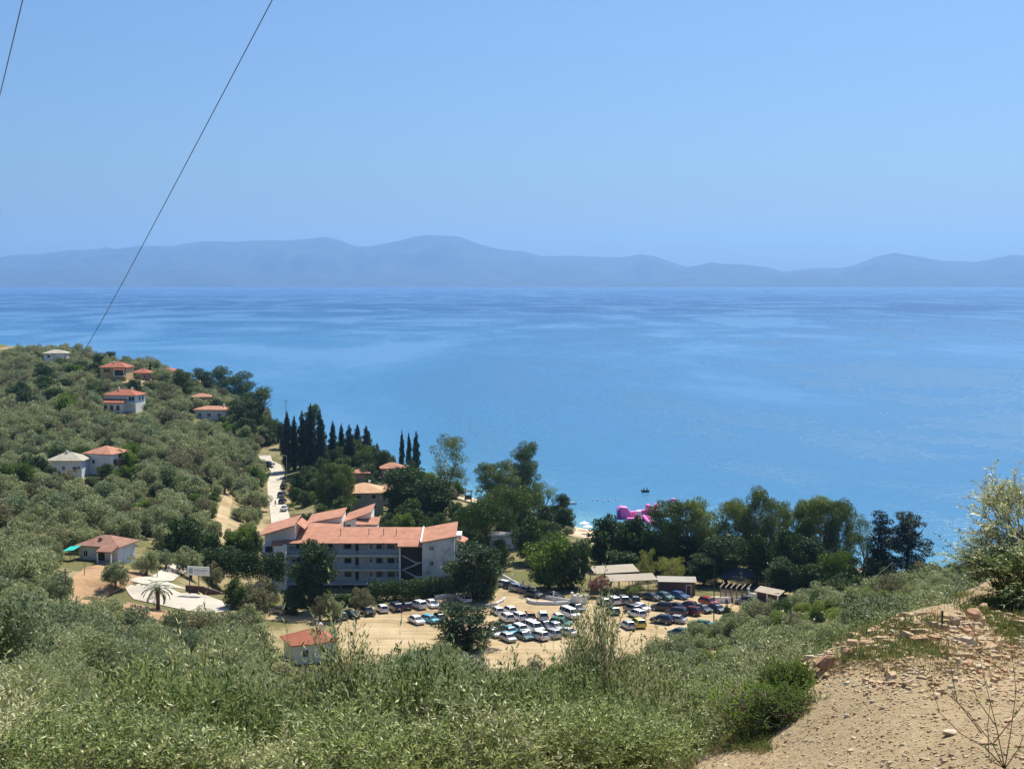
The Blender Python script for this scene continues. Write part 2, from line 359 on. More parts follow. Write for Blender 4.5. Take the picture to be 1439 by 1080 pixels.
# ------------------------------------------------------------ far mountains across the strait
def skyline(px, table): return np.interp(px, [t[0] for t in table], [t[1] for t in table])
SK1 = [(-300,372),(-120,360),(-40,366),(0,362),(20,358),(60,357),(100,352),(145,349),(150,347),(165,350),(200,345),(240,346),(290,339),(330,340),(380,337),(400,338),(430,336),(458,333),(480,338),(500,346),(520,346),(560,339),(585,332),(600,330),(645,332),(670,342),(700,350),(740,354),(760,360),(800,359),(840,361),(870,362),(900,357),(920,360),(950,371),(968,376),(1000,380),(1050,385),(1100,390),(1600,396)]
SK2 = [(900,402),(935,390),(965,376),(1000,370),(1030,371),(1060,373),(1080,376),(1100,382),(1140,377),(1180,376),(1200,372),(1230,360),(1255,355),(1290,361),(1320,366),(1370,368),(1400,362),(1420,358),(1445,360),(1600,352),(1750,370)]
SK3 = [(-300,384),(-60,378),(40,383),(110,378),(180,382),(260,377),(330,385),(420,388),(520,391),(600,389),(720,394),(820,392),(900,396),(1010,396),(1090,388),(1140,384),(1200,388),(1290,384),(1350,388),(1439,385),(1700,388)]
m_hill = simple('scrub_hillside', (.045, .05, .035), .95, var=.35, scale=.002, spec=.05)
def hills(tab, y0, yc, y1, seed):
    cols = np.linspace(-330, 1770, 420); yy = np.linspace(y0, y1, 40); V = []
    for y in yy:
        t = (y-y0)/(yc-y0) if y < yc else (y1-y)/(y1-yc)
        for px in cols:
            x = (px-719.5)/F*y; ridge = CAMZ+(396-skyline(px, tab))/F*yc
            s = t**.9; k = noise.fractal(Vector((x*.0009, y*.0007, seed)), 1, 2, 5)
            h = max(ridge, 2)*(s+.85*k*s*(1-s)*2)+noise.noise(Vector((x*.004, seed, 0)))*7*s
            V.append((x, y, h-3*(t <= 0)))
    n_ = len(cols); I = np.arange(len(V)).reshape(len(yy), n_)
    Fq = np.stack([I[:-1, :-1], I[:-1, 1:], I[1:, 1:], I[1:, :-1]], -1).reshape(-1, 4)
    return npmesh('mountains', V, Fq, [m_hill], smooth=True)
tag(link('mountains', hills(SK1, 20500, 24000, 26400, 1)), kind='structure')
tag(link('mountains', hills(SK2, 19500, 22300, 25000, 2)), kind='structure')
tag(link('mountains', hills(SK3, 18500, 19800, 21500, 3)), kind='structure')

# ------------------------------------------------------------ air
m_haze, n, o = newmat('sea_haze'); pv = N(n, 'ShaderNodeVolumePrincipled')
pv.inputs['Color'].default_value = (.33, .61, 1.0, 1); pv.inputs['Density'].default_value = HAZE = 4.6e-5; pv.inputs['Anisotropy'].default_value = .3
n.links.new(pv.outputs[0], o.inputs['Volume']); m_haze.cycles.homogeneous_volume = True
tag(MB().box((0, 13250, 447), (27600, 27500, 906)).build('haze', m_haze), 'pale blue summer haze over the bay', kind='stuff')
# ------------------------------------------------------------ vegetation makers
def unit(a): return a/np.maximum(np.linalg.norm(a, axis=-1, keepdims=True), 1e-9)
def leafquads(c, ax, nrm, Ln, Wd, fold=0):
    ax = unit(ax); s = unit(np.cross(ax, nrm)); nn = np.cross(s, ax)
    Ln = np.broadcast_to(np.asarray(Ln), (len(c),))[:, None]; Wd = np.broadcast_to(np.asarray(Wd), (len(c),))[:, None]
    V = np.stack([c-ax*Ln/2, c+s*Wd/2-ax*Ln*.05+nn*fold*Wd, c+ax*Ln/2, c-s*Wd/2-ax*Ln*.05+nn*fold*Wd], 1).reshape(-1, 3)
    return V, np.arange(len(V)).reshape(-1, 4)
def crown_pts(clumps, n, rng, lo=.5, hi=1.06):
    C = np.array([c[0] for c in clumps], float); Rd = np.array([c[1] if hasattr(c[1], '__len__') else (c[1],)*3 for c in clumps], float)
    wgt = (Rd.prod(1))**(2/3); k = rng.choice(len(clumps), n, p=wgt/wgt.sum()); d = unit(rng.normal(size=(n, 3)))
    f = rng.uniform(lo**3, hi**3, n)**(1/3); return C[k]+d*Rd[k]*f[:, None], d
def crown(name, clumps, n, Ln, Wd, mat, seed, up=.2, rnd=.8, lo=.5, flatn=0.):
    rng = np.random.default_rng(seed); c, d = crown_pts(clumps, n, rng, lo)
    ax = d*.6+rng.normal(size=d.shape)*rnd+np.array([0, 0, up]); nr = d+rng.normal(size=d.shape)*.6+np.array([0, 0, flatn])
    k = rng.uniform(.65, 1.35, n); V, Fq = leafquads(c, ax, nr, Ln*k, Wd*k)
    return npmesh(name, V, Fq, [mat])
def clumps_ell(center, rad, n, cr, seed, bottom=-.6, jit=.25, fill=True):
    rng = np.random.default_rng(seed); out = []
    while len(out) < n:
        d = unit(rng.normal(size=(1, 3)))[0]
        if d[2] < bottom: continue
        f = rng.uniform(.55, .95)*(1+rng.normal()*jit*.5); r = rng.uniform(*cr)
        out.append((np.array(center)+d*np.array(rad)*f, r*np.array([1, 1, .8])))
    if fill: out.append((np.array(center), np.array(rad)*.6))
    return out
def trunk(mat, h, r, limbs, seed, lean=.1, split=.4, spread=.5, reach=.85, multi=1):
    rng = random.Random(seed); m = MB()
    for q in range(multi):
        bx, by = (rng.uniform(-.3, .3)*multi/2, rng.uniform(-.3, .3)*multi/2) if multi > 1 else (0, 0)
        lx, ly = rng.uniform(-lean, lean)*h, rng.uniform(-lean, lean)*h; sp = h*split
        m.tube([(bx, by, -.5), (bx, by, .1), (bx+lx*.4, by+ly*.4, sp*.5), (bx+lx*.7, by+ly*.7, sp)], [r*1.35, r*1.1, r*.85, r*.75], 7)
        for k in range(limbs):
            a = 2*math.pi*(k+rng.random()*.6)/limbs; ex = bx+lx+math.cos(a)*spread*h; ey = by+ly+math.sin(a)*spread*h; ez = h*reach*rng.uniform(.8, 1.05)
            m.tube([(bx+lx*.7, by+ly*.7, sp*.93), ((bx+lx*.7+ex)/2+rng.uniform(-.1, .1)*h*.5, (by+ly*.7+ey)/2, (sp+ez)/2*1.02), (ex, ey, ez)], [r*.6, r*.38, r*.12], 5)
    return m.mesh('trunk', mat, smooth=True, fix=False)

bark = simple('grey_brown_bark', (.15, .11, .08), .9, var=.3, scale=6, bump=.5)
bark_dark = simple('dark_bark', (.07, .05, .04), .9, var=.3, scale=6, bump=.5)
bark_pale = simple('pale_smooth_bark', (.30, .25, .20), .8, var=.3, scale=3, bump=.3)
M_OLV = leafmat('olive_leaves', (.085, .115, .036), (.205, .235, .09), (.40, .42, .20), .32, scale=.7, back=(0.382, 0.413, 0.216))
M_OLV2 = leafmat('olive_leaves_blue', (.045, .080, .030), (.12, .165, .068), (.26, .31, .14), .28, scale=.7, back=(0.302, 0.350, 0.196))
M_OLV3 = leafmat('olive_leaves_dry', (.10, .10, .045), (.185, .18, .085), (.30, .28, .15), 0.30, scale=.7)
M_GRN = leafmat('broad_green_leaves', (.035, .075, .010), (.095, .165, .018), (.21, .29, .035), .32, scale=.5)
M_OAK = leafmat('dark_oak_leaves', (0.018, 0.040, 0.016), (0.037, 0.073, 0.022), (0.073, 0.128, 0.028), 0.25, scale=.4)
M_MID = leafmat('mid_green_leaves', (.014, .034, .009), (.042, .085, .016), (.115, .165, .03), .22, scale=.4)
M_PINE = leafmat('pine_needles', (.018, .042, .010), (.055, .10, .018), (.14, .20, .035), .18, scale=.5)
M_CYP = leafmat('cypress_foliage', (0.011, 0.025, 0.017), (0.018, 0.039, 0.024), (0.031, 0.059, 0.028), 0.18, scale=.8)
M_EUC = leafmat('gum_tree_leaves', (.032, .066, .014), (.105, .155, .028), (.26, .30, .055), .26, scale=.3)
M_TAM = leafmat('tamarisk_sprays', (0.135, 0.173, 0.033), (0.247, 0.277, 0.060), (0.360, 0.360, 0.090), 0.40, scale=.5)
M_SHR = leafmat('shrub_leaves', (0.119, 0.183, 0.036), (0.226, 0.301, 0.064), (0.353, 0.408, 0.101), 0.40, scale=1.2)
M_OLE = leafmat('oleander_bloom', (.05, .06, .03), (.25, .10, .085), (.5, .25, .22), .3, scale=1.5)
M_BOU = leafmat('magenta_bloom', (.09, .04, .04), (.4, .02, .13), (.5, .04, .2), .3, scale=1.5)

KIND = {}
def kind(nm, W, H, variants): KIND[nm] = (W, H, variants)
def V_(nm, cl, n, Ln, Wd, mat, tr, s, **k): return (crown(nm+'_crown', cl, n, Ln, Wd, mat, s, **k), tr)
ol = []
for s, mt in enumerate((M_OLV, M_OLV, M_OLV2, M_OLV3, M_OLV)):
    rr_ = random.Random(s); cl = clumps_ell((0, 0, 2.35), (2.3, 2.1+.3*rr_.random(), 1.8), 26, (.55, 1.0), 40+s, bottom=-.85)
    ol.append(V_('olive', cl, 4000, .30, .13, mt, trunk(bark, 3.4, .26, 4, s, split=.3, spread=.4), s))
kind('olive', 5.4, 4.7, ol)
kind('olive_fine', 5.4, 4.7, [V_('olive', clumps_ell((0, 0, 2.4), (2.3, 2.1, 1.75), 34, (.5, .9), 60+s, bottom=-.85), 19000, .15, .055, mt, trunk(bark, 3.4, .24, 5, s+9, split=.3, spread=.4), s) for s, mt in enumerate((M_OLV, M_OLV2, M_OLV))])
kind('olive_mid', 5.4, 4.7, [V_('olive', clumps_ell((0, 0, 2.4), (2.3, 2.1, 1.75), 40, (.4, .8), 160+s, bottom=-.85), 46000, .085, .028, mt, trunk(bark, 3.4, .24, 6, s+19, split=.3, spread=.4), s) for s, mt in enumerate((M_OLV, M_OLV2))])
kind('broad', 8.6, 8.4, [V_('broad', clumps_ell((0, 0, 4.1), (3.6, 3.4, 3.8), 42, (.9, 1.5), 70+s, bottom=-1), 7000, .42, .24, mt, trunk(bark_dark, 6, .3, 5, s, split=.3), s) for s, mt in enumerate((M_GRN, M_GRN, M_MID))])
kind('mid', 8.6, 8.4, [V_('mid', clumps_ell((0, 0, 4.1), (3.6, 3.4, 3.8), 42, (.9, 1.5), 75+s, bottom=-1), 7000, .42, .24, M_MID, trunk(bark_dark, 6, .3, 5, s, split=.3), s+3) for s in range(2)])
kind('oak', 10, 16, [V_('oak', clumps_ell((0, 0, 7.8), (4.1, 4.0, 7.2), 60, (1.1, 2.0), 80+s, bottom=-1), 12000, .45, .28, M_OAK, trunk(bark_dark, 11, .45, 5, s, split=.25, spread=.25), s) for s in range(2)])
def umb(s):
    rng = np.random.default_rng(s); cl = []
    for i in range(34):
        a = rng.uniform(0, 6.28); q = math.sqrt(rng.uniform(0, 1))*5.0
        cl.append((np.array([q*math.cos(a), q*math.sin(a), 8.6-q*q*.075+rng.normal()*.2]), np.array([1.5, 1.5, 1.25])))
    return cl
kind('umbrella', 12.4, 9.8, [V_('pine', umb(s), 20000, .34, .12, M_PINE, trunk(bark_dark, 8.4, .34, 7, s, split=.62, spread=.42, reach=.97, lean=.04), s, up=.5) for s in range(2)])
def alep(s, W=4, H=12, n=38):
    rng = np.random.default_rng(s+100); cl = []
    for i in range(n):
        z = H*(.14+.82*(i/n)); wv = W*(1-abs((z/H-.52))*1.1); a = rng.uniform(0, 6.28); q = wv*rng.uniform(.25, .95)
        cl.append((np.array([q*math.cos(a), q*math.sin(a), z+rng.normal()*.3]), np.array([1.6, 1.6, 1.0])*rng.uniform(.75, 1.25)))
    return cl
kind('pine', 9.6, 12.6, [V_('pine', alep(s), 13000, .4, .15, M_PINE, trunk(bark_dark, 11, .32, 7, s, split=.5, spread=.26), s, up=.5) for s in range(3)])
kind('darkpine', 11.5, 10.5, [V_('pine', [(c*np.array([1.25, 1.25, .8]), r) for c, r in alep(7, 4, 12, 46)], 15000, .38, .16, M_OAK, trunk(bark_dark, 8, .35, 7, 3, split=.4, spread=.3), 3, up=.2)])
kind('cedar', 8.6, 16.5, [V_('cedar', [(c*np.array([.95, .95, 1.32]), r*np.array([.8, .8, .75])) for c, r in alep(s+5, 3.6, 12, 50)], 11000, .4, .16, M_CYP, trunk(bark_dark, 15, .3, 9, s, split=.7, spread=.14), s, up=.0) for s in range(2)])
def cyp(s):
    rng = np.random.default_rng(s+200); cl = []
    for i in range(30):
        t = i/29; z = .6+10.9*t; r = 1.0*(min(1, t*5+.45))*(1-t**3.2*.82); a = rng.uniform(0, 6.28); q = r*.35
        cl.append((np.array([q*math.cos(a), q*math.sin(a), z]), np.array([r*.85, r*.85, .8])))
    return cl
kind('cypress', 2.2, 12.3, [V_('cypress', cyp(s), 5200, .34, .14, M_CYP, trunk(bark_dark, 6, .18, 2, s, split=.5, spread=.03), s, up=2., lo=.7) for s in range(3)])
def euc(s, W=5.2, H=17, n=30, base=.14):
    rng = np.random.default_rng(s+300); cl = []
    for i in range(n):
        t = rng.uniform(0, 1); z = H*(base+(.94-base)*t); wv = W*math.sin(math.pi*min(1, .3+.55*t))**.6; a = rng.uniform(0, 6.28); q = wv*rng.uniform(.3, .95)
        k = rng.uniform(.7, 1.35); cl.append((np.array([q*math.cos(a), q*math.sin(a), z]), np.array([1.4, 1.4, 1.2])*k))
    return cl
kind('gum', 11.5, 17, [V_('gum', euc(s, n=80), 24000, .40, .14, M_EUC, trunk(bark, 14, .34, 7, s, split=.28, spread=.26), s, up=-1.2, rnd=.6) for s in range(4)])
kind('gum_sparse', 8, 17, [V_('gum', euc(s+9, 3.5, 17, 24, .36), 4600, .40, .12, M_EUC, trunk(bark_pale, 15, .24, 7, s, split=.35, spread=.17), s, up=-1.6, rnd=.5) for s in range(3)])
kind('tamarisk', 6.6, 6, [V_('tamarisk', clumps_ell((0, 0, 3.0), (2.7, 2.6, 2.5), 34, (.6, 1.), 90+s, bottom=-.95), 5200, .3, .07, M_TAM, trunk(bark_dark, 4, .2, 5, s, split=.3), s, up=.8) for s in range(2)])
kind('willow', 9.5, 10, [V_('willow', clumps_ell((0, 0, 5.2), (3.8, 3.6, 4.2), 40, (.8, 1.35), 95, bottom=-.95), 7500, .45, .12, M_GRN, trunk(bark_dark, 7, .28, 5, 1, split=.3), 1, up=-1.4, rnd=.5)])
kind('shrub', 2.8, 2.0, [V_('shrub', clumps_ell((0, 0, .9), (1.1, 1.05, .75), 12, (.35, .6), 110+s, bottom=-.4), 4200, .12, .055, mt, None, s) for s, mt in enumerate((M_SHR, M_SHR, M_MID, M_OLV))])
kind('oleander', 4, 4, [V_('oleander', clumps_ell((0, 0, 2.1), (1.5, 1.5, 1.5), 16, (.5, .8), 120, bottom=-.9), 2600, .26, .13, M_OLE, None, 1)])
kind('bougainvillea', 4, 2.4, [V_('bloom', clumps_ell((0, 0, 1.1), (1.6, 1.2, .8), 12, (.4, .7), 121, bottom=-.9), 1800, .24, .16, M_BOU, None, 1)])

def proj(p):
    y = p[1]*math.cos(PITCH)-(p[2]-CAMZ)*math.sin(PITCH); z = p[1]*math.sin(PITCH)+(p[2]-CAMZ)*math.cos(PITCH)
    if y <= 0: return (-9999, -9999)
    return 719.5+p[0]/y*F, 540-z/y*F
TN = {'olive': 'olive_tree', 'olive_fine': 'olive_tree', 'olive_mid': 'olive_tree', 'broad': 'leafy_tree', 'mid': 'leafy_tree', 'oak': 'oak_tree', 'umbrella': 'stone_pine', 'pine': 'pine_tree', 'cedar': 'cedar_tree', 'darkpine': 'pine_tree',
      'cypress': 'cypress_tree', 'gum': 'gum_tree', 'gum_sparse': 'gum_tree', 'tamarisk': 'tamarisk_tree', 'willow': 'willow_tree', 'shrub': 'shrub', 'oleander': 'oleander_bush', 'bougainvillea': 'flowering_bush'}
def plant(kd, loc, sxy, sz, rz, label, cat='tree', group=None, var=0):
    W, H, vs_ = KIND[kd]; cr, tr = vs_[var % len(vs_)]
    if tr is None:
        o = link(TN[kd], cr, None, loc); tag(o, label, cat, group)
    else:
        o = empty(TN[kd], loc, 0, label, cat, group); link('crown', cr, o); link('trunk', tr, o)
    o.rotation_euler = (0, 0, rz); o.scale = (sxy, sxy, sz); PLANTED.append((loc[0], loc[1], W*sxy/2)); return o
rg_ = random.Random(7)
def tree(kd, px, base, wpx, top, label, cat='tree', group=None, var=None, D=None):
    p = hit(px, base) if D is None else None
    if D is not None:
        q = P(px, base, D); p = Vector((q.x, q.y, gz(q.x, q.y)))
    W, H, vs_ = KIND[kd]; d = p.y; sxy = wpx*d/F/W; tz = P(px, top, d).z; s_h = (tz-p.z)/H
    return plant(kd, (p.x, p.y, p.z-.1), sxy, s_h, rg_.uniform(0, 6.28), label, cat, group, rg_.randrange(9) if var is None else var)
# ------------------------------------------------------------ buildings
def tilemat(name, c, sc_=2.6):
    m, n, o = newmat(name); L = n.links.new; b = N(n, 'ShaderNodeBsdfPrincipled'); tc = N(n, 'ShaderNodeTexCoord').outputs['Object']
    t = noisetex(n, .55, 6, tc, .7); t2 = noisetex(n, 7, 3, tc, .7); wv = N(n, 'ShaderNodeTexWave'); wv.inputs['Scale'].default_value = sc_; wv.bands_direction = 'X'; L(tc, wv.inputs['Vector'])
    a = N(n, 'ShaderNodeMath', operation='MULTIPLY_ADD'); L(t2.outputs[0], a.inputs[0]); a.inputs[1].default_value = .6; L(t.outputs[0], a.inputs[2])
    r = ramp(n, [(.5, tuple(q*.6 for q in c)), (.78, c), (1, tuple(min(1, q*1.22) for q in c))], a.outputs[0]); L(r.outputs[0], b.inputs['Base Color'])
    bp = N(n, 'ShaderNodeBump'); bp.inputs['Strength'].default_value = .6; bp.inputs['Distance'].default_value = .06; L(wv.outputs[0], bp.inputs['Height']); L(bp.outputs[0], b.inputs['Normal'])
    b.inputs['Roughness'].default_value = .85; b.inputs['Specular IOR Level'].default_value = .2; L(b.outputs[0], o.inputs[0]); return m
TERRA = tilemat('terracotta_tiles', (.47, .225, .145)); TERRA_RED = tilemat('red_tiles', (.38, .13, .08)); TERRA_OLD = tilemat('weathered_brown_tiles', (.33, .18, .13)); TERRA_OR = tilemat('orange_tiles', (.60, .36, .21)); SLATE = tilemat('grey_stone_slabs', (.42, .39, .31))
WHITE = simple('white_render', (.84, .83, .80), .9, var=.08, scale=.8, spec=.2); WHITE_OLD = simple('stained_white_render', (.72, .73, .73), .9, var=.1, scale=.45, dirt=(.30, .33, .36), spec=.2)
BEIGE = simple('ochre_render', (.52, .37, .20), .9, var=.1, scale=.8, spec=.2); BLUEW = simple('pale_blue_render', (.66, .71, .76), .9, var=.08, scale=.8, spec=.2); PINKW = simple('pink_brick_wall', (.5, .30, .24), .9, var=.1, scale=1, spec=.2)
GLASS = simple('dark_window_glass', (.02, .025, .03), .15, var=.2, spec=.6); DARKW = simple('dark_brown_wood', (.06, .04, .03), .7, var=.3); WOOD = simple('weathered_timber', (.26, .20, .15), .8, var=.25, scale=2); RAIL = simple('blue_grey_parapet', (.34, .40, .47), .7, var=.12, scale=1.5)
CONC = simple('bare_concrete', (.36, .33, .28), .9, var=.12, scale=.6, spec=.2); PALECONC = simple('pale_concrete_road', (.50, .45, .37), .95, var=.14, scale=.35, spec=.15); STONE = simple('rubble_stone', (.38, .33, .27), .9, var=.3, scale=2.5, bump=.8)
CANVAS = simple('beige_canvas', (.36, .31, .235), .9, var=.08, scale=.5); BROWNF = simple('brown_shed_boards', (.13, .07, .065), .85, var=.25, scale=1.5); METAL = simple('galvanised_steel', (.45, .46, .47), .45, metal=.6); DARKM = simple('dark_steel', (.05, .05, .055), .5, metal=.3)
TEAL = simple('turquoise_tarpaulin', (.03, .50, .40), .6, var=.08)
WSB = {}
def hip(m, w, d, h, ov, z, t=.16):
    """hip roof with a thick eave"""
    a, b = w/2+ov, d/2+ov; r = max(0, a-b) if a > b else 0; r2 = max(0, b-a)
    e = [(-a, -b), (a, -b), (a, b), (-a, b)]; V = [(x, y, z) for x, y in e]+[(x, y, z+t) for x, y in e]+[(-r, -r2, z+t+h), (r, r2, z+t+h)]
    Fq = [(3, 2, 1, 0), (0, 1, 5, 4), (1, 2, 6, 5), (2, 3, 7, 6), (3, 0, 4, 7)]
    if r > 0 or r2 == 0 and r > 0: Fq += [(4, 5, 9, 8), (5, 6, 9), (6, 7, 8, 9), (7, 4, 8)]
    elif r2 > 0: Fq += [(4, 5, 8), (5, 6, 9, 8), (6, 7, 9), (7, 4, 8, 9)]
    else: Fq += [(4, 5, 8), (5, 6, 8), (6, 7, 8), (7, 4, 8)]
    return m.add(V, Fq)
def mono(m, x0, x1, y0, y1, zl, zr, t=.22, zb=0.):
    """slab roof: height zl at the left edge, zr at the right edge, +zb at the back"""
    V = []
    for dz in (-t, 0): V += [(x0, y0, zl+dz), (x1, y0, zr+dz), (x1, y1, zr+zb+dz), (x0, y1, zl+zb+dz)]
    return m.add(V, [(3, 2, 1, 0), (4, 5, 6, 7), (0, 1, 5, 4), (1, 2, 6, 5), (2, 3, 7, 6), (3, 0, 4, 7)])
def window(parent, x, y, z, w_, h_, side='front', frame=None, name='window', ang=0.):
    """recessed dark opening with a frame; y is the wall face looking to -y (front) or x the face (side)"""
    key = (round(w_, 1), round(h_, 1), frame.name if frame else '', name)
    if key not in WSB:
        m = MB(); m.box((0, 0, 0), (w_, .06, h_)); g = m.mesh('pane', GLASS if name == 'window' else DARKW)
        m = MB(); t = .09
        for sx in (-1, 1): m.box((sx*(w_/2+t/2), -.03, 0), (t, .14, h_+2*t))
        m.box((0, -.03, h_/2+t/2), (w_, .14, t)); m.box((0, -.05, -h_/2-t/2), (w_, .2, t))
        if name == 'window' and w_ < .9: m.box((0, -.045, 0), (.05, .05, h_))
        WSB[key] = (m.mesh(name, frame or WHITE), g)
    fr, g = WSB[key]; rz = {'front': 0, 'right': math.pi/2, 'left': -math.pi/2}[side]+ang
    o = link(name, fr, parent, (x, y, z)); o.rotation_euler = (0, 0, rz); p = link('pane' if name == 'window' else 'door_leaf', g, o); return o
def chimney(parent, x, y, z, h=1.2, mat=None, w_=.55):
    m = MB(); m.box((0, 0, 0), (w_, w_, h)); m.box((0, 0, h/2+.06), (w_*1.35, w_*1.35, .12)); m.box((0, 0, h/2+.3), (w_*.8, w_*.8, .1)); 
    for a in (-1, 1): m.box((a*w_*.3, 0, h/2+.18), (.1, w_*.7, .14))
    return m.build('chimney', mat or WHITE, parent, (x, y, z))
def house(px, base, D, w_, d_, hw, hr, rz, wall, roof, label, wins=(), doors=(), rname='hipped', group=None, ov=.6, chim=None, name='house', fnd=2.5, frame=None, sidewin=()):
    q = P(px, base, D); e = empty(name, (q.x, q.y, gz(q.x, q.y)), R(rz), label, 'house', group)
    MB().box((0, 0, hw/2-fnd/2), (w_, d_, hw+fnd)).build('wall', wall, e); PLANTED.append((q.x, q.y, max(w_, d_)*.6))
    m = MB()
    if rname == 'hipped': hip(m, w_, d_, hr, ov, hw+.003)
    r = m.build('roof', roof, e)
    if chim: chimney(r, chim[0], chim[1], hw+hr*.55+.4, 1.5)
    for x, z, a, b in wins: window(e, x, -d_/2-.02, z, a, b, frame=frame)
    for x, z, a, b in doors: window(e, x, -d_/2-.02, z, a, b, name='door', frame=frame)
    for y, z, a, b in sidewin: window(e, w_/2+.02, y, z, a, b, 'right', frame=frame)
    return e
def sc_(D): return D/F
# --- ridge and hillside houses
h = house(79, 497, 735, 11.5, 9, 5.6, 1.7, 8, WHITE_OLD, SLATE, 'boxy house with pale grey pyramid roof alone on the ridge against the sea', wins=[(-3, 4.2, 1.4, 1.3)], ov=.7)
MB().box((0, -5.3, 1.7), (11.5, 1.5, .3)).build('balcony', WHITE, h)
for x in (-5.4, 0, 5.4): MB().box((x, -5.9, 3.2), (.25, .25, 2.8)).build('column', DARKW, h)
h = house(164, 527, 640, 12, 9, 5.6, 2.2, -6, BEIGE, TERRA_RED, 'ochre villa with red hipped roof and dark balcony on the ridge', wins=[(-3.4, 4.2, 1.1, 1.1), (-1.9, 4.2, 1.1, 1.1)], chim=(-.6, -1), frame=DARKW)
MB().box((3.4, -4.45, 3.3), (4.6, .5, 2.5)).build('loggia', GLASS, h); MB().box((3.4, -5.4, 1.9), (5, 1.8, .25)).build('balcony', WHITE, h); mono(MB(), .9, 6.1, -6.4, -4.3, 4.9, 4.9, zb=.5).build('porch_roof', TERRA_RED, h)
for x in (1.1, 5.7): MB().box((x, -6.1, 3.25), (.25, .25, 3)).build('column', WHITE, h)
house(201, 530, 660, 9, 7, 3.2, 1.6, -6, PINKW, TERRA_RED, 'low house with long red roof right of the ochre villa', wins=[(-2, 1.8, 1, 1), (2, 1.8, 1, 1)], chim=(.5, 0))
house(236, 537, 690, 9, 8, 3, 1.6, 0, WHITE, TERRA_RED, 'red roof corner peeping between trees at the seaward ridge')
h = house(176, 575, 560, 13, 9, 6.2, 2.0, -10, WHITE, TERRA_RED, 'white two storey villa with two stepped red roofs', wins=[(4.2, 4.9, 1, 1.4), (5.5, 4.9, 1, 1.4)], sidewin=[(-1, 4.9, 1, 1.3), (2, 4.9, 1, 1.3)], frame=RAIL)
m = MB(); mono(m, -6.6, 3, -8.3, -4.2, 3.6, 3.6, zb=1.4).build('lower_roof', TERRA_RED, h); MB().box((-1.8, -6.2, 0), (8.6, 3.6, 6.4)).build('porch_wall', WHITE, h)
for x in (-4.4, -1.8, .8): window(h, x, -8.03, 1.6, 1.3, 2, name='door')
MB().box((4.8, -5.3, 3.2), (3.4, 1.6, .25)).build('balcony', WHITE, h); chimney(h, -2, -1, 8.2, 1.1, WHITE); chimney(h, 2.5, 1, 8.2, 1.1, WHITE)
h = house(299, 584, 575, 12.5, 8, 4.2, 1.2, -2, BLUEW, TERRA, 'bungalow with wide red roof and lamp terrace below the pines', wins=[(-4.2, 2.2, 1.2, 1.2), (-.5, 2.2, 1.4, 1.2), (3.6, 2.2, 1.4, 1.2)], chim=(4.6, 0), ov=.8)
MB().box((0, -4.9, .2), (13, 1.8, .3)).build('terrace', CONC, h)
house(284, 570, 590, 7, 6, 6.4, 1.3, 10, BEIGE, TERRA, 'small upper house with red roof behind the bungalow', wins=[(1, 5.2, 1, 1)])
house(281, 540, 645, 5, 5, 5.5, 1.2, 0, BEIGE, TERRA_OR, 'tiny orange roof glimpsed between the headland pines')
h = house(97, 652, 402, 9.6, 8, 5.2, 1.9, 0, BLUEW, SLATE, 'left twin hillside house with grey stone slab roof and bluish walls', wins=[(-.3, 3.2, .7, .9), (4.0, 3.3, .6, .7)], doors=[(2.9, 2.8, 1.2, 1.4)], chim=(-.3, -.5), frame=BLUEW, ov=.7)
MB().box((-4.9, -2.6, 2.4), (.6, 2.6, 3.6)).build('side_porch', DARKW, h)
h = house(150, 647, 408, 8.6, 8.5, 5.4, 1.9, -18, WHITE, TERRA, 'right twin hillside house with orange red roof and white walls', wins=[(-1.5, 3.2, .5, .8)], frame=DARKW, ov=.7)
MB().box((-6.0, 1.5, 1.4), (3.6, 3, 3.2)).build('annex', WHITE, h); MB().box((4.8, -.6, 3.0), (1, 5, 1.8)).build('side_porch', DARKW, h)
h = house(151, 780, 266, 8.0, 6.5, 2.9, 1.5, -14, WHITE_OLD, TERRA_OLD, 'small house with weathered brown tiled roof in the olive grove', wins=[(-2.6, 1.5, .8, 1)], doors=[(.6, 1.3, 1.6, 2)], ov=.7)
mono(MB(), 1.2, 4.4, -6.2, -3.4, 2.6, 2.6, zb=.8).build('porch_roof', TERRA_OLD, h); chimney(h, -.3, -1.8, 3.7, .7, TERRA_OLD)
for x in (1.4, 4.2): MB().box((x, -6.0, .9), (.2, .2, 3.2)).build('post', WHITE, h)
MB().box((2.8, -4.6, .1), (3.4, 3, .5)).build('porch_floor', CONC, h)
h = house(98, 764, 280, 3.2, 6, 2.5, .8, 20, PINKW, TERRA_OLD, 'red brick shed with lean roof left of the brown roofed house', ov=.2, name='shed')
q = P(101, 763, 262); e = empty('tarpaulin_shelter', (q.x, q.y, gz(q.x, q.y)), R(-20), 'turquoise tarpaulin shelter beside the brick shed', 'shelter')
mono(MB(), -1.3, 1.3, -1.2, 1.2, 1.9, 2.3, t=.05, zb=.5).build('tarpaulin', TEAL, e)
for x, y in ((-1.2, -1.1), (1.2, -1.1), (-1.2, 1.1), (1.2, 1.1)): MB().box((x, y, .85), (.08, .08, 2.1)).build('post', WOOD, e)
# near red roofed house
h = house(435, 916, 243, 7.4, 6.4, 3.3, 1.7, 24, BLUEW, TERRA_RED, 'near house with red hipped roof at the corner of the parking lot', ov=.55, wins=[(-1.6, 1.8, 1, 1.1), (1.8, 1.8, 1, 1.1)], sidewin=[(-1, 1.8, .9, 1.1)], chim=(2.4, 1.2))
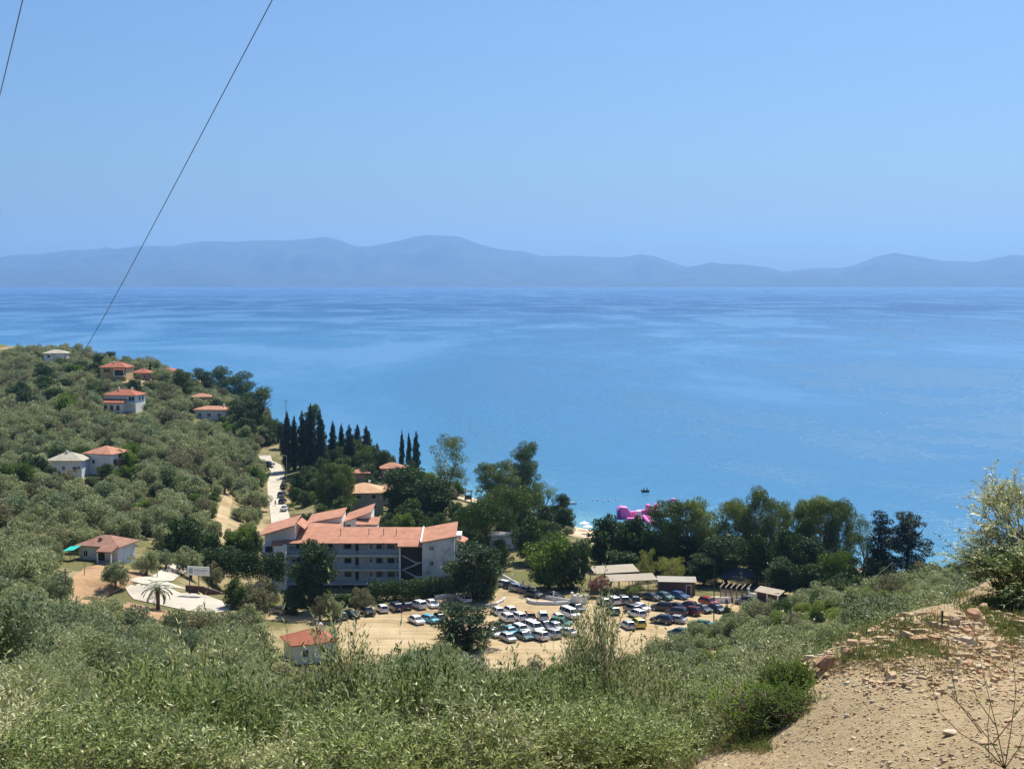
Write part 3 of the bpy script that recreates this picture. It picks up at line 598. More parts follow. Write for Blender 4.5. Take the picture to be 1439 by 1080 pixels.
# orange roofed house behind the hotel
h = house(512, 716, 395, 10.5, 10, 5.4, 2.1, 6, simple('dun_render', (.40, .37, .32), .9), TERRA_OR, 'house with pale orange hipped roof among trees behind the hotel', wins=[(2.6, 4.4, 1.2, 1.1), (2.6, 1.4, 1.2, 1.1), (-1.5, 4.4, 1.2, 1.1)], ov=.9, chim=(1.5, 2))
house(508, 668, 450, 5, 5, 2.8, 1.2, 0, PINKW, TERRA, 'small red roof with white chimney below the middle cypresses', chim=(1, 0)); house(551, 675, 455, 7, 6, 4.4, 1.5, 10, PINKW, TERRA, 'small red roofed house left of the cypress trio')
h = house(543, 700, 410, 5, 5, 4.4, 1.2, 0, WHITE_OLD, TERRA_OLD, 'low brown roof squeezed behind the orange roofed house', name='house')

# --- the hotel
q0 = P(500, 838, 302); hz = 3.0; H = empty('hotel', (-33.8, 300, hz), 0, 'long white three storey hotel with terracotta roofs and rows of balconies', 'hotel')
def hx(px, D=300): return (px-719.5)/F*D+33.8
def hy(py, D=300): return P(700, py, D).z-hz
xL, xR = hx(396), hx(592); dk = [hy(838), hy(818.6), hy(799), hy(779)]; ev = hy(763)
m = MB(); m.box(((xL+xR)/2, 9.3, ev/2-.6), (xR-xL, 15, ev+1.2)); m.build('wall', WHITE, H)
m = MB(); x0, x1 = xL-.35, xR+.2
m.add([(x0, -.9, ev), (x1, -.9, ev), (x1, 7.8, ev+1.9), (x0, 7.8, ev+1.9), (x0, 17.4, ev), (x1, 17.4, ev), (x0, -.9, ev+.2), (x1, -.9, ev+.2), (x1, 7.8, ev+2.15), (x0, 7.8, ev+2.15), (x0, 17.4, ev+.2), (x1, 17.4, ev+.2)],
      [(0, 1, 7, 6), (6, 7, 8, 9), (9, 8, 11, 10), (4, 5, 11, 10), (0, 6, 9, 10, 4, 3), (1, 7, 8, 11, 5, 2), (0, 1, 2, 3), (3, 2, 5, 4)]); rf = m.build('roof', TERRA, H)
for px in (476, 516, 537, 555): MB().box((hx(px, 303), 3.5, ev+1.9), (.12, .12, 1.4)).build('aerial', DARKM, rf)
for k in (1, 2, 3):
    MB().box(((xL+xR)/2-2.4, .4, dk[k]-.1), (xR-xL-5.2, 2.6, .2)).build('balcony_floor', WHITE_OLD, H)
    m = MB(); m.box(((xL+xR)/2-2.4, -.85, dk[k]+.12), (xR-xL-5.2, .08, .18)); m.box(((xL+xR)/2-2.4, -.85, dk[k]+.92), (xR-xL-5.2, .09, .08))
    x = xL+.3
    while x < xR-5.1: m.box((x, -.85, dk[k]+.52), (.07, .05, .75)); x += .16
    m.build('railing', RAIL, H)
    for px, w_, h_, nm in [(410, .6, .6, 0), (417, 1.1, 1.2, 0), (426, 1., 2.1, 1), (436, .6, .6, 0), (448, 1.2, 1.2, 0), (462, 1., 2.1, 1), (486.5, 1.5, 1.1, 0), (499, .9, 2.1, 1), (519, .45, .7, 0), (532, 1.6, 1.1, 0), (547.5, 1.5, 1.1, 0), (558, .5, .8, 0)]:
        window(H, hx(px, 302), 1.76, dk[k]+(1.08 if nm else 1.5), w_, h_, name='door' if nm else 'window', frame=WHITE)
for px in (476, 496, 516, 535.5, 555, 440, 420, 402): MB().box((hx(px, 299.2), -.72, ev/2), (.18, .18, ev+.6)).build('column', RAIL, H)
for px, k in ((481, 1), (492, 2), (505, 3), (526, 1), (541, 3), (553, 2), (510, 1), (434, 2)): MB().box((hx(px, 302), 1.62, dk[k]+2.25), (.8, .28, .3)).build('air_conditioner', WHITE, H)
for px in (490, 530): window(H, hx(px, 302), 1.76, dk[0]+1.6, 1, 1.4, frame=RAIL)
# stair bay at the right end of the main block
xs0, xs1 = hx(560), xR
MB().box(((xs0+xs1)/2, .6, ev/2-.2), (xs1-xs0-.3, 1.6, ev-.6)).build('stair_recess_shade', DARKW, H)  # solid dark box stands for the shade inside the open stair bay
m = MB()
for k in (0, 1, 2):
    a, b = dk[k], dk[k+1]; mz = (a+b)/2
    m.tube([(xs0+.5, -.6, b+.0), (xs1-1.4, -.6, mz)], .16, 4); m.tube([(xs1-.3, -.9, mz), (xs0+.8, -.9, a)], .16, 4); m.box((xs1-.8, -.8, mz), (1.4, .9, .18))
m.build('staircase', WHITE_OLD, H)
MB().box((xs0+.1, -1.3, ev/2-.3), (.4, .4, ev+.2)).build('column', WHITE, H)
mono(MB(), xs0-.3, xs1+.1, -2.3, -.6, ev-.25, ev-.25, zb=.55).build('porch_roof', TERRA, H)
# right gable wing
g0, g1 = hx(592, 298), hx(638, 298); zl, zr = hy(761, 298), hy(752, 298)
m = MB(); m.prism([(g0, -2.), (g1, -2.), (g1, zr-.05), (g0, zl-.05)], -2.4, 7.5); m.build('gable_wall', WHITE_OLD, H)
for py in (769.5, 790.5): window(H, hx(605.5, 298), -2.42, hy(py, 298), .8, .85, frame=WHITE_OLD)
mono(MB(), g0-.3, g1+.35, -2.8, 8.2, zl, zr, zb=1.3).build('gable_roof', TERRA_OLD if 0 else TERRA, H); MB().box((g0-.2, 2.7, zl+.75), (.3, 11, .35)).build('roof_kerb', WHITE, H).rotation_euler = (.118, 0, 0)
m = MB(); mono(m, g1+.36, g1+2.6, 0, 7, zr-1.2, zr-2.2); m.build('side_roof', TERRA, H); MB().box((g1+1.3, 4, 5), (2.2, 5, .2)).build('side_balcony', WHITE, H); MB().box((g1+.7, 4, 5), (1.2, 5, 12)).build('side_bay', WHITE_OLD, H)
# left wing
l0, l1 = hx(364, 298), hx(398, 298); m = MB(); m.box(((l0+l1)/2, 5, ev/2-1.2), (l1-l0, 12, ev+1.6)); m.build('left_wing_wall', WHITE, H)
r0, r1 = hx(361, 299), hx(418, 306); mono(MB(), r0, r1, -1.6, 9, hy(754, 298)+.2, hy(754, 298)+2.4, zb=.6).build('left_wing_roof', TERRA, H)
m = MB(); m.prism([(l0+.1, ev-1), (r1-.2, ev-1), (r1-.2, hy(754, 298)+2.1), (l0+.1, hy(754, 298)+0.)], 1, 8.4); m.build('left_wing_gable', WHITE, H); mono(MB(), r1+.01, hx(429, 306), 2, 9.5, hy(754, 298)+2.3, hy(754, 298)+1.0).build('left_wing_roof', TERRA, H)
mono(MB(), hx(380), hx(396), -2.5, -1., ev+.1, ev+.1, zb=.7).build('porch_roof', TERRA, H)
for k in (1, 2, 3):
    MB().box((hx(372, 297), -1.6, dk[k]-.1), (2.7, 1.3, .2)).build('balcony_floor', WHITE_OLD, H); MB().box((hx(372, 297), -2.2, dk[k]+.5), (2.7, .08, .9)).build('railing', RAIL, H); window(H, hx(372, 297), -1.03, dk[k]+1.1, 1.6, 1.9, name='door', frame=WHITE)
MB().box((hx(389.5, 297.5), -1.75, ev/2-1), (2.6, 1.45, ev+2)).build('arch_bay', WHITE, H)
for z in (hy(786), hy(804)):
    m = MB(); pts = [(-.62, 0), (.62, 0)]+[(.62*math.cos(t), 1.5+.62*math.sin(t)) for t in np.linspace(0, math.pi, 9)]
    m.prism([(hx(391, 297.5)+a, z+b) for a, b in pts], -2.52, -2.4); m.build('arch_window', GLASS, H)
# rear wings with their own tilted roofs
def rear(pa, pb, D, yl, yr, lb):
    a, b = hx(pa, D), hx(pb, D); y0 = D-300; zl_, zr_ = hy(yl, D), hy(yr, D)
    m = MB(); m.prism([(a+.3, -1), (b-.2, -1), (b-.2, zr_-.1), (a+.3, zl_-.1)], y0+1, y0+9); m.build('rear_wall', WHITE, H)
    mono(MB(), a, b, y0, y0+10, zl_, zr_, zb=.5).build('rear_roof', TERRA, H)
rear(427, 478.5, 322, 735, 725, 0); rear(480, 520, 326, 733, 719, 0)
a, b = hx(427, 320), hx(478, 320); mono(MB(), a, b, 18.5, 22, hy(739, 320), hy(739, 320), zb=.5).build('lean_to_roof', TERRA, H)
m = MB(); x = a+.1
while x < b: m.box((x, 19, hy(742, 320)), (.22, 1, .9)); x += .5
m.build('rafter_ends', WHITE, H); MB().box(((a+b)/2, 20.5, hy(744, 320)), (b-a, 1, 1.4)).build('rear_gallery', GLASS, H)
a, b = hx(498, 325), hx(531, 325); mono(MB(), a, b, 23.4, 28, hy(735, 325), hy(735, 325), zb=1.0).build('lean_to_roof', TERRA, H); MB().box(((a+b)/2-.2, 27.5, hy(739, 325)-5), (b-a-.8, 6, 10)).build('rear_wall', WHITE, H)
for px in (486, 508): window(H, hx(px, 325), 24.46 if px > 500 else 26.96, hy(741, 325), 1.1, .8)

# --- long pale wall/building behind the stone pines, beach hut
q = P(722, 762, 345); e = empty('low_building', (q.x, q.y, gz(q.x, q.y)), R(14), 'long low pale blue walled building behind the stone pine', 'building')
MB().box((0, 3, 1.2), (11, 6, 3.4)).build('wall', BLUEW, e); MB().box((0, 3, 3.0), (11.6, 6.6, .25)).build('roof', CONC, e); 
for x in (-3.5, 0, 3.5): window(e, x, -.02, 1.6, 1.1, 1.1)
q = Z0(658, 702, 3); z = gz(q.x, q.y); e = empty('lifeguard_hut', (q.x, q.y, z), R(10), 'small raised timber lifeguard hut on the beach', 'hut')
for x, y in ((-.9, -.9), (.9, -.9), (-.9, .9), (.9, .9)): MB().box((x, y, 1.5), (.14, .14, 3.4)).build('post', WOOD, e)
MB().box((0, 0, .95), (2.2, 2.2, .12)).build('platform', WOOD, e); MB().box((0, .2, 1.5), (1.7, 1.4, 1.)).build('cabin', WOOD, e); MB().box((0, 0, 3.3), (2.6, 2.6, .14)).build('roof', DARKW, e)
# --- taverna canopy
q = hit(882, 836); CY0 = q.y; e = empty('canopy', (q.x, q.y, gz(q.x, q.y)), R(10), 'two panel beige canvas canopy of the beach tavern on posts', 'canopy')
W_ = 84*CY0/F
mono(MB(), -W_*.33, W_*.5, -1.2, 3.2, 3.3, 3.3, t=.08, zb=.55).build('front_awning', CANVAS, e); mono(MB(), -W_*.5, W_*.28, 3.3, 9, 4.05, 4.25, t=.08, zb=.5).build('rear_awning', CANVAS, e)
for i in range(6): MB().box((-W_*.33+i*W_*.166, -1.0, 1.6), (.14, .14, 3.4)).build('post', WOOD, e)
for i in range(4): MB().box((-W_*.48+i*W_*.25, 8.8, 2), (.14, .14, 4.6)).build('post', WOOD, e)
for px, py, r, lb in ((845, 803, 1.7, 'upper small beige sun umbrella left of the canopy'), (843, 816, 2.3, 'wide pointed beige umbrella at the left of the canopy'), (857, 836, 1.7, 'pinkish pointed umbrella low beside the oleander')):
    q = P(px, py, 318); z = gz(q.x, q.y); e = empty('sun_umbrella', (q.x, q.y, z), 0, lb, 'umbrella', 'umbrellas beside the canopy'); zt = q.z-z+.2
    m = MB(); m.add([(r*math.cos(a), r*math.sin(a), zt-.8) for a in np.linspace(0, 6.283, 9)[:-1]]+[(0, 0, zt)], [(i, (i+1) % 8, 8) for i in range(8)]+[tuple(reversed(range(8)))]); m.build('canopy', CANVAS, e); MB().tube([(0, 0, -.1), (0, 0, zt-.5)], .05).build('pole', WOOD, e)
q = hit(952, 838); e = empty('shed', (q.x, q.y+1, gz(q.x, q.y)), R(-4), 'long dark brown shed with pale flat roof at the edge of the lot', 'shed'); W_ = 52*q.y/F
MB().box((0, 2, 1.3), (W_, 4, 3.)).build('wall', BROWNF, e); mono(MB(), -W_/2-.3, W_/2+.3, -.4, 4.4, 3.0, 2.95, t=.12, zb=.2).build('roof', CONC, e); window(e, W_*.32, -.02, 1.2, .9, 2., name='door')
q = hit(905, 838); e = empty('fence', (q.x, q.y, gz(q.x, q.y)), 0, 'low dark timber fence between the canopy and the brown shed', 'fence'); 
m = MB(); 
for i in range(44): m.box((i*.14-3, 0, .8), (.1, .05, 1.5))
m.build('slats', BROWNF, e); MB().box((0, .06, 1.3), (6.2, .06, .1)).build('rail', WOOD, e)
# pergola, blue tent, kiosk
q = hit(1030, 846); e = empty('pergola', (q.x, q.y, gz(q.x, q.y)), R(-20), 'slatted timber pergola screen right of the brown shed', 'pergola')
for i in range(6): MB().box((-2.6+i*1.1, 0, 1.5), (.22, .22, 3)).build('post', WOOD, e); MB().box((-2.6+i*1.1, 1.8, 3.05), (.14, 4.6, .16)).build('beam', CANVAS, e)
m = MB()
for i in range(34): m.box((-2.7+i*.17, .25, 1.2), (.11, .05, 2.4))
m.build('slats', STONE, e)
q = hit(1042, 832); e = empty('tent', (q.x, q.y+5, gz(q.x, q.y+5)), R(5), 'shaded blue grey pitched tent behind the pergola', 'tent')
m = MB(); hip(m, 8, 5, 1.5, .2, 2.6, .1); m.build('canopy', simple('blue_grey_canvas_with_shade', (.03, .045, .055), .9), e)  # canvas base colour blackened to hold the shade of the trees
for x in (-3.9, 3.9):
    for y in (-2.4, 2.4): MB().box((x, y, 1.2), (.12, .12, 2.9)).build('post', WOOD, e)
q = hit(1083, 850); e = empty('kiosk', (q.x, q.y+1, gz(q.x, q.y)), R(-28), 'small kiosk with pale tilted roof right of the pergola', 'kiosk')
MB().box((0, 0, 1.2), (4.4, 2.6, 2.8)).build('wall', BROWNF, e); mono(MB(), -2.6, 2.6, -2.2, 1.8, 2.9, 2.4, t=.1, zb=.3).build('roof', CANVAS, e)
for x in (-2.2, 0, 2.2): MB().box((x, -1.8, 1.2), (.25, .25, 2.6)).build('post', WHITE, e)
for i, (px, py) in enumerate([(1058, 812), (1072, 812), (1088, 814), (1100, 813), (1113, 815), (1080, 807), (1097, 806), (1065, 806)]):
    q = P(px, py, 322+i % 3*3); z = gz(q.x, q.y); e = empty('beach_umbrella', (q.x, q.y, z), 0, 'dark thatched beach umbrella in the row under the beach trees', 'umbrella', 'thatched beach umbrellas')
    m = MB(); m.add([(1.3*math.cos(a), 1.3*math.sin(a), 2.1) for a in np.linspace(0, 6.283, 9)[:-1]]+[(0, 0, 2.8)], [(k, (k+1) % 8, 8) for k in range(8)]+[tuple(reversed(range(8)))]); m.build('thatch', WOOD, e); MB().tube([(0, 0, -.1), (0, 0, 2.4)], .05).build('pole', WOOD, e)
for px, py, lb in ((826, 750, 'white parasol on the strip of sand left of the trees'), (821, 745, 'second smaller white parasol on the sand')):
    q = hit(px, py); e = empty('parasol', (q.x, q.y, q.z), 0, lb, 'parasol', 'white parasols on the sand')
    m = MB(); m.add([(1.4*math.cos(a), 1.4*math.sin(a), 2.0) for a in np.linspace(0, 6.283, 9)[:-1]]+[(0, 0, 2.6)], [(k, (k+1) % 8, 8) for k in range(8)]+[tuple(reversed(range(8)))]); m.build('canopy', WHITE, e); MB().tube([(0, 0, -.1), (0, 0, 2.3)], .04).build('pole', WHITE, e)

# --- lot, roads, paths
def wp(px, py, z=None):
    q = hit(px, py) if z is None else Z0(px, py, z); return (q.x, q.y)
m_lot, n, o = newmat('sandy_gravel'); b = N(n, 'ShaderNodeBsdfPrincipled'); pos = geo_pos(n); t = noisetex(n, .12, 6, pos, .6); t2 = noisetex(n, 1.6, 6, pos, .7)
a_ = N(n, 'ShaderNodeMath', operation='MULTIPLY_ADD'); n.links.new(t2.outputs[0], a_.inputs[0]); a_.inputs[1].default_value = .5; mpt = N(n, 'ShaderNodeMapping'); n.links.new(pos, mpt.inputs[0]); mpt.inputs['Scale'].default_value = (.05, .75, 1); mpt.inputs['Rotation'].default_value = (0, 0, R(6)); t3 = noisetex(n, 1.0, 5, mpt.outputs[0], .6); t3.inputs['Distortion'].default_value = .5; ab = N(n, 'ShaderNodeMath', operation='MULTIPLY_ADD'); n.links.new(t3.outputs[0], ab.inputs[0]); ab.inputs[1].default_value = .7; ab.inputs[2].default_value = -.35; ac = N(n, 'ShaderNodeMath', operation='ADD'); n.links.new(ab.outputs[0], ac.inputs[0]); n.links.new(t.outputs[0], ac.inputs[1]); n.links.new(ac.outputs[0], a_.inputs[2])
r = ramp(n, [(.5, (.27, .19, .105)), (.75, (.41, .31, .175)), (.95, (.50, .395, .25))], a_.outputs[0]); n.links.new(r.outputs[0], b.inputs['Base Color']); b.inputs['Roughness'].default_value = .95; b.inputs['Specular IOR Level'].default_value = .1; n.links.new(b.outputs[0], o.inputs[0])
sheet('parking_lot', [wp(*q, 3.0) for q in [(470, 878), (345, 867), (345, 856), (400, 858), (470, 858), (520, 853), (600, 842), (690, 840), (705, 824), (718, 816), (760, 832), (812, 848), (850, 838), (900, 830), (985, 838), (1040, 836), (1110, 842), (1105, 866), (1080, 882), (1030, 890), (960, 905), (900, 922), (800, 940), (650, 940), (480, 930)]], .06, m_lot, 3.)
ribbon('road', [wp(396, 735, 3.6), wp(392, 718), wp(386, 696), wp(385, 680), wp(391, 664), wp(386, 654), wp(374, 648), wp(372, 640)], [5.5, 5, 4.2, 4.2, 4.6, 4.6, 4.2, 4], .16, PALECONC)
ribbon('road', [wp(384, 612), wp(390, 598), wp(393, 588), wp(388, 580)], [5, 6, 6, 6], .2, PALECONC)
ribbon('path', [wp(322, 690), wp(319, 705), wp(314, 722), wp(311, 742), wp(318, 756)], [1.6, 2.6, 3, 2.6, 2], .18, m_lot)
PADz = PADZ[2]
m_dirt = simple('bare_brown_dirt', (.36, .23, .13), .95, var=.2, scale=.25, spec=.1)
sheet('dirt_patch', [wp(*q) for q in [(96, 848), (100, 815), (118, 798), (150, 792), (176, 800), (205, 806), (190, 818), (172, 828), (150, 838), (122, 852)]], .12, m_dirt, 2.)
sheet('dirt_patch', [wp(*q) for q in [(178, 846), (200, 850), (262, 864), (300, 868), (330, 858), (332, 866), (296, 876), (240, 876), (190, 866), (172, 856)]], .12, m_dirt, 2.)
sheet('concrete_pad', [wp(*q, PADz) for q in [(176, 830), (200, 816), (236, 808), (262, 806), (262, 812), (238, 822), (262, 826), (288, 836), (322, 848), (326, 854), (318, 858), (300, 862), (262, 858), (188, 842)]], .1, PALECONC, 2.)
ribbon('road', [wp(196, 826, PADz), wp(222, 814), wp(244, 803), wp(262, 794), wp(285, 785)], [3, 3.4, 3.2, 3, 2.6], .2, PALECONC)
# ------------------------------------------------------------ named trees
T = tree
G1 = 'pines on the headland behind the villas'
T('pine', 258, 562, 46, 516, 'left-hand dark pine on the wooded headland', group=G1)
T('pine', 285, 558, 42, 517, 'pine rising directly behind the small roof on the headland', group=G1)
T('pine', 312, 560, 44, 512, 'tall rugged pine behind the red roofed bungalow', group=G1)
T('pine', 336, 575, 56, 522, 'wide pine to the right of the bungalow on the headland', group=G1)
T('pine', 362, 606, 60, 543, 'broad pine at the seaward edge of the headland', group=G1)
T('pine', 345, 612, 46, 560, 'shaded pine below the broad seaward pine', group=G1)
T('mid', 385, 620, 36, 585, 'rounded tree just left of the upper coast road')
T('pine', 132, 562, 42, 534, 'dark evergreen standing left of the white villa with two red roofs')
T('mid', 153, 514, 22, 492, 'green tree on the ridge left of the beige villa')
T('mid', 132, 512, 22, 496, 'low green tree on the ridge near the cable end')
T('pine', 212, 566, 32, 535, 'dark tree at the right corner of the white villa')
T('cypress', 211, 530, 5, 508, 'thin lone cypress beside the low red roof on the ridge')
T('mid', 232, 556, 30, 533, 'green tree between the ridge houses and the headland pines')
T('broad', 240, 578, 44, 560, 'yellow green tree left of the bungalow')
T('broad', 200, 644, 28, 622, 'bright green round tree right of the twin hillside houses')
T('mid', 150, 590, 24, 574, 'small tree below the left corner of the white villa')
T('mid', 330, 600, 34, 582, 'tree below the bungalow terrace')
for i, (px, b, w_, t) in enumerate([(404, 662, 19, 576), (414, 660, 16, 583), (425, 664, 18, 575), (437, 664, 20, 566), (450, 664, 21, 574), (431, 656, 17, 584)]):
    T('cypress', px, b, w_, t, ['leftmost tall cypress of the dense row by the road bend', 'second cypress from the left in the dense roadside row', 'third cypress of the dense roadside row', 'tallest cypress of the dense roadside row', 'rightmost cypress of the dense roadside row', 'cypress half hidden behind the dense roadside row'][i], group='dark cypresses by the road bend')
for i, (px, b, w_, t) in enumerate([(468, 652, 14, 590), (480, 648, 12, 594), (491, 652, 17, 595), (502, 644, 14, 594), (515, 646, 18, 597), (530, 650, 9, 621)]):
    T('cypress', px, b, w_, t, ['first and leftmost cypress of the middle row against the sea', 'slim second cypress of the middle row', 'third cypress of the middle row', 'fourth cypress of the middle row', 'broad right-hand cypress ending the middle row', 'short cypress standing apart right of the middle row'][i], group='cypresses in the middle row')
for i, (px, b, w_, t) in enumerate([(565, 668, 9, 603), (575, 668, 10, 606), (585, 668, 13, 604)]):
    T('cypress', px, b, w_, t, ['left cypress of the trio above the shore', 'middle cypress of the trio above the shore', 'right and thickest cypress of the trio above the shore'][i], group='three cypresses near the shore')
T('mid', 398, 632, 22, 590, 'bushy tree behind the roadside cypresses')
T('pine', 440, 600, 30, 566, 'feathery tree top behind the tallest roadside cypress')
T('mid', 520, 676, 40, 650, 'low tree below the middle cypress row')
T('pine', 540, 672, 30, 630, 'small ragged pine right of the middle cypress row')
T('mid', 500, 672, 30, 655, 'dark bush under the middle cypress row')
T('gum', 482, 722, 44, 645, 'yellow green gum tree in front of the orange roofed house')
T('gum', 460, 722, 44, 652, 'left gum tree beside the orange roofed house')
T('mid', 420, 694, 30, 664, 'bushy garden tree right of the road')
T('olive', 445, 690, 36, 668, 'pale garden olive left of the gum trees', var=0)
T('olive', 560, 692, 40, 668, 'pale olive behind the orange roofed house', var=0)
T('bougainvillea', 410, 694, 15, 684, 'magenta flowering bush beside the cars on the road', 'bush')
T('shrub', 418, 702, 16, 690, 'clipped green garden bush next to the magenta flowers', 'bush', var=2)
T('shrub', 410, 716, 12, 703, 'light green bush right of the white car on the road', 'bush', var=0)
T('oak', 570, 736, 70, 644, 'big dark tree right of the orange roofed house')
T('oak', 612, 742, 62, 660, 'dark tree between the orange house and the beach')
T('broad', 578, 752, 56, 700, 'bright green tree in front of the big dark tree behind the hotel', var=2)
T('gum_sparse', 632, 716, 60, 610, 'tall drooping gum tree standing against the sea above the beach hut', var=0)
T('gum_sparse', 612, 716, 28, 650, 'small gum beside the tall drooping gum', var=2)
T('gum', 698, 712, 72, 646, 'yellowish gum tree left of the tall beach poplar')
T('gum', 736, 710, 54, 620, 'tall dark gum rising highest beside the shore', var=1)
T('gum_sparse', 765, 712, 36, 674, 'thin sparse gum over the stone pines', var=2)
T('umbrella', 722, 762, 92, 680, 'stone pine with flat wide crown nearer the sea', group='stone pines beside the hotel', var=0)
T('umbrella', 681, 800, 92, 700, 'stone pine with flat crown right beside the hotel gable', group='stone pines beside the hotel', var=1)
T('pine', 788, 742, 40, 690, 'blue green tree leaning over the beach by the white boat')
T('oak', 668, 842, 84, 748, 'dark shaded tree under the stone pine at the hotel corner')
T('mid', 690, 838, 22, 796, 'yellow green slim tree at the lot entrance')
T('mid', 702, 800, 44, 756, 'green tree in front of the pale wall')
T('mid', 745, 790, 56, 724, 'green tree right of the pale wall behind the lot', var=0)
T('broad', 772, 826, 76, 748, 'big sunlit yellow green tree beside the lot fence', var=0)
T('mid', 805, 826, 66, 755, 'dark half of the tree mass beside the lot fence')
T('olive', 797, 752, 22, 736, 'small olive at the back of the beach', var=0)
T('olive', 818, 786, 40, 752, 'pale olive behind the lot fence near the beach', var=0)
T('oak', 443, 858, 68, 742, 'huge dark evergreen oak in front of the hotel balconies', var=0)
T('olive', 352, 850, 34, 814, 'left garden olive below the hotel', group='garden olives along the lot', var=0)
T('olive', 380, 852, 38, 816, 'second garden olive left of the huge oak', group='garden olives along the lot', var=1)
T('olive', 450, 872, 34, 834, 'garden olive right below the huge oak', group='garden olives along the lot', var=3)
T('olive', 470, 872, 34, 832, 'garden olive above the black car at the lot edge', group='garden olives along the lot', var=0)
T('olive', 511, 862, 40, 822, 'garden olive in front of the ground floor balconies', group='garden olives along the lot', var=3)
T('broad', 343, 782, 42, 735, 'bright green tree at the left end of the hotel', var=0)
T('mid', 358, 790, 34, 745, 'green tree touching the hotel left wing')
T('mid', 255, 792, 72, 722, 'broad dark olive green tree above the billboard', var=1)
T('mid', 205, 752, 46, 722, 'rusty dark tree right of the brown roofed house', var=0)
T('mid', 292, 790, 40, 745, 'tree between the broad dark tree and the dirt path')
T('mid', 320, 796, 44, 765, 'dense green tree above the hedge left of the hotel')
T('broad', 325, 772, 30, 742, 'green tree beside the lower dirt path', var=0)
T('darkpine', 655, 912, 120, 844, 'dark spreading tree in the middle of the parking lot')
T('mid', 1022, 882, 23, 850, 'small round tree at the right side of the parking lot')
T('oleander', 843, 838, 36, 804, 'dusty pink oleander at the left of the canopy', 'bush')
T('shrub', 893, 838, 34, 817, 'green bush in front of the beige canopy', 'bush', var=0)
T('shrub', 868, 838, 30, 824, 'low bush between the oleander and the canopy', 'bush', var=3)
GB = 'trees along the beach'
BT = [('mid', 853, 796, 62, 722, 'dark bushy tree left of the pink inflatable'), ('mid', 893, 798, 56, 724, 'dark tree just below the pink inflatable'),
 ('mid', 878, 806, 60, 770, 'lower green tree behind the beige canopy'), ('tamarisk', 910, 816, 38, 768, 'smaller yellow green tamarisk behind the canopy'),
 ('tamarisk', 944, 820, 52, 777, 'larger yellow green tamarisk above the brown shed'), ('gum', 940, 802, 74, 700, 'gum tree hiding the pink arch'),
 ('gum', 985, 800, 76, 700, 'wide gum tree second from the left in the beach row'), ('mid', 925, 802, 50, 750, 'dark tree behind the tamarisks'),
 ('mid', 985, 808, 40, 758, 'round blue green tree over the blue tent'), ('gum', 1035, 800, 66, 700, 'gum tree left of the tallest beach gum'),
 ('gum', 1070, 804, 68, 684, 'tallest gum tree of the beach row'), ('mid', 1063, 822, 56, 748, 'rounded green tree over the beach umbrellas'),
 ('mid', 1104, 822, 52, 740, 'rounded tree right of the one over the umbrellas'), ('gum', 1112, 800, 66, 696, 'gum tree right of the tallest beach gum'),
 ('gum', 1148, 802, 70, 694, 'broad gum tree with sunlit yellow top'), ('gum', 1180, 806, 58, 700, 'right-hand gum tree before the gap of sea'),
 ('oak', 1130, 820, 60, 738, 'dark shaded tree under the broad gum'), ('willow', 1176, 838, 68, 764, 'light green drooping tree in front of the beach row'),
 ('gum_sparse', 1210, 816, 46, 722, 'gum tree left of the pair of ragged cedars'), ('cedar', 1240, 822, 64, 718, 'left cedar with bare stepped branches'),
 ('cedar', 1274, 828, 80, 714, 'rightmost ragged cedar against the open sea'), ('mid', 1225, 826, 50, 782, 'low dark tree at the foot of the cedars'), ('oak', 1020, 820, 66, 742, 'dark shaded tree behind the pergola'), ('oak', 1098, 836, 54, 776, 'low dark tree added for shade right behind the kiosk'), ('mid', 1140, 838, 50, 790, 'rounded bush tree left of the light green drooping tree'), ('oak', 988, 822, 50, 772, 'dark low tree added for shade behind the right end of the brown shed'), ('oak', 962, 804, 50, 746, 'shaded tree behind the brown shed')]  # two low oaks, behind kiosk and shed, added to deepen the shade
for k_, px, b_, w_, t_, lb in BT: T(k_, px, b_, w_, t_, lb, group=GB)
for px, b_, w_, t_, k_, lb in ((330, 852, 38, 812, 'mid', 'dark tree at the right end of the concrete pad'), (306, 800, 40, 768, 'mid', 'dark tree behind the billboard'), (282, 800, 34, 770, 'broad', 'green tree just left above the billboard'), (395, 800, 30, 760, 'mid', 'tree hiding the arches at the left of the hotel'), (236, 772, 34, 738, 'olive', 'pale olive above the bend of the concrete road'), (300, 760, 30, 730, 'mid', 'small tree right of the dirt path'), (352, 742, 30, 712, 'olive', 'pale olive left of the coast road by the hotel'), (358, 722, 26, 698, 'olive', 'olive at the left verge of the coast road'), (415, 862, 40, 822, 'mid', 'dark tree left of the foot of the huge oak')): T(k_, px, b_, w_, t_, lb)
for i, (px, b_, w_, t_) in enumerate([(163, 828, 44, 780), (205, 808, 50, 766), (232, 800, 40, 766), (40, 862, 52, 812), (78, 852, 44, 804), (22, 832, 56, 772), (62, 802, 46, 758), (150, 884, 60, 834), (192, 890, 60, 842), (108, 888, 60, 838), (250, 888, 50, 848), (290, 886, 50, 850), (322, 884, 42, 852), (25, 905, 66, 850), (70, 915, 70, 862)]): T('olive', px, b_, w_, t_, 'olive tree round the dirt patch and the palm by the concrete pad', group='olives round the concrete pad', var=[2, 0, 2, 4][i % 4])
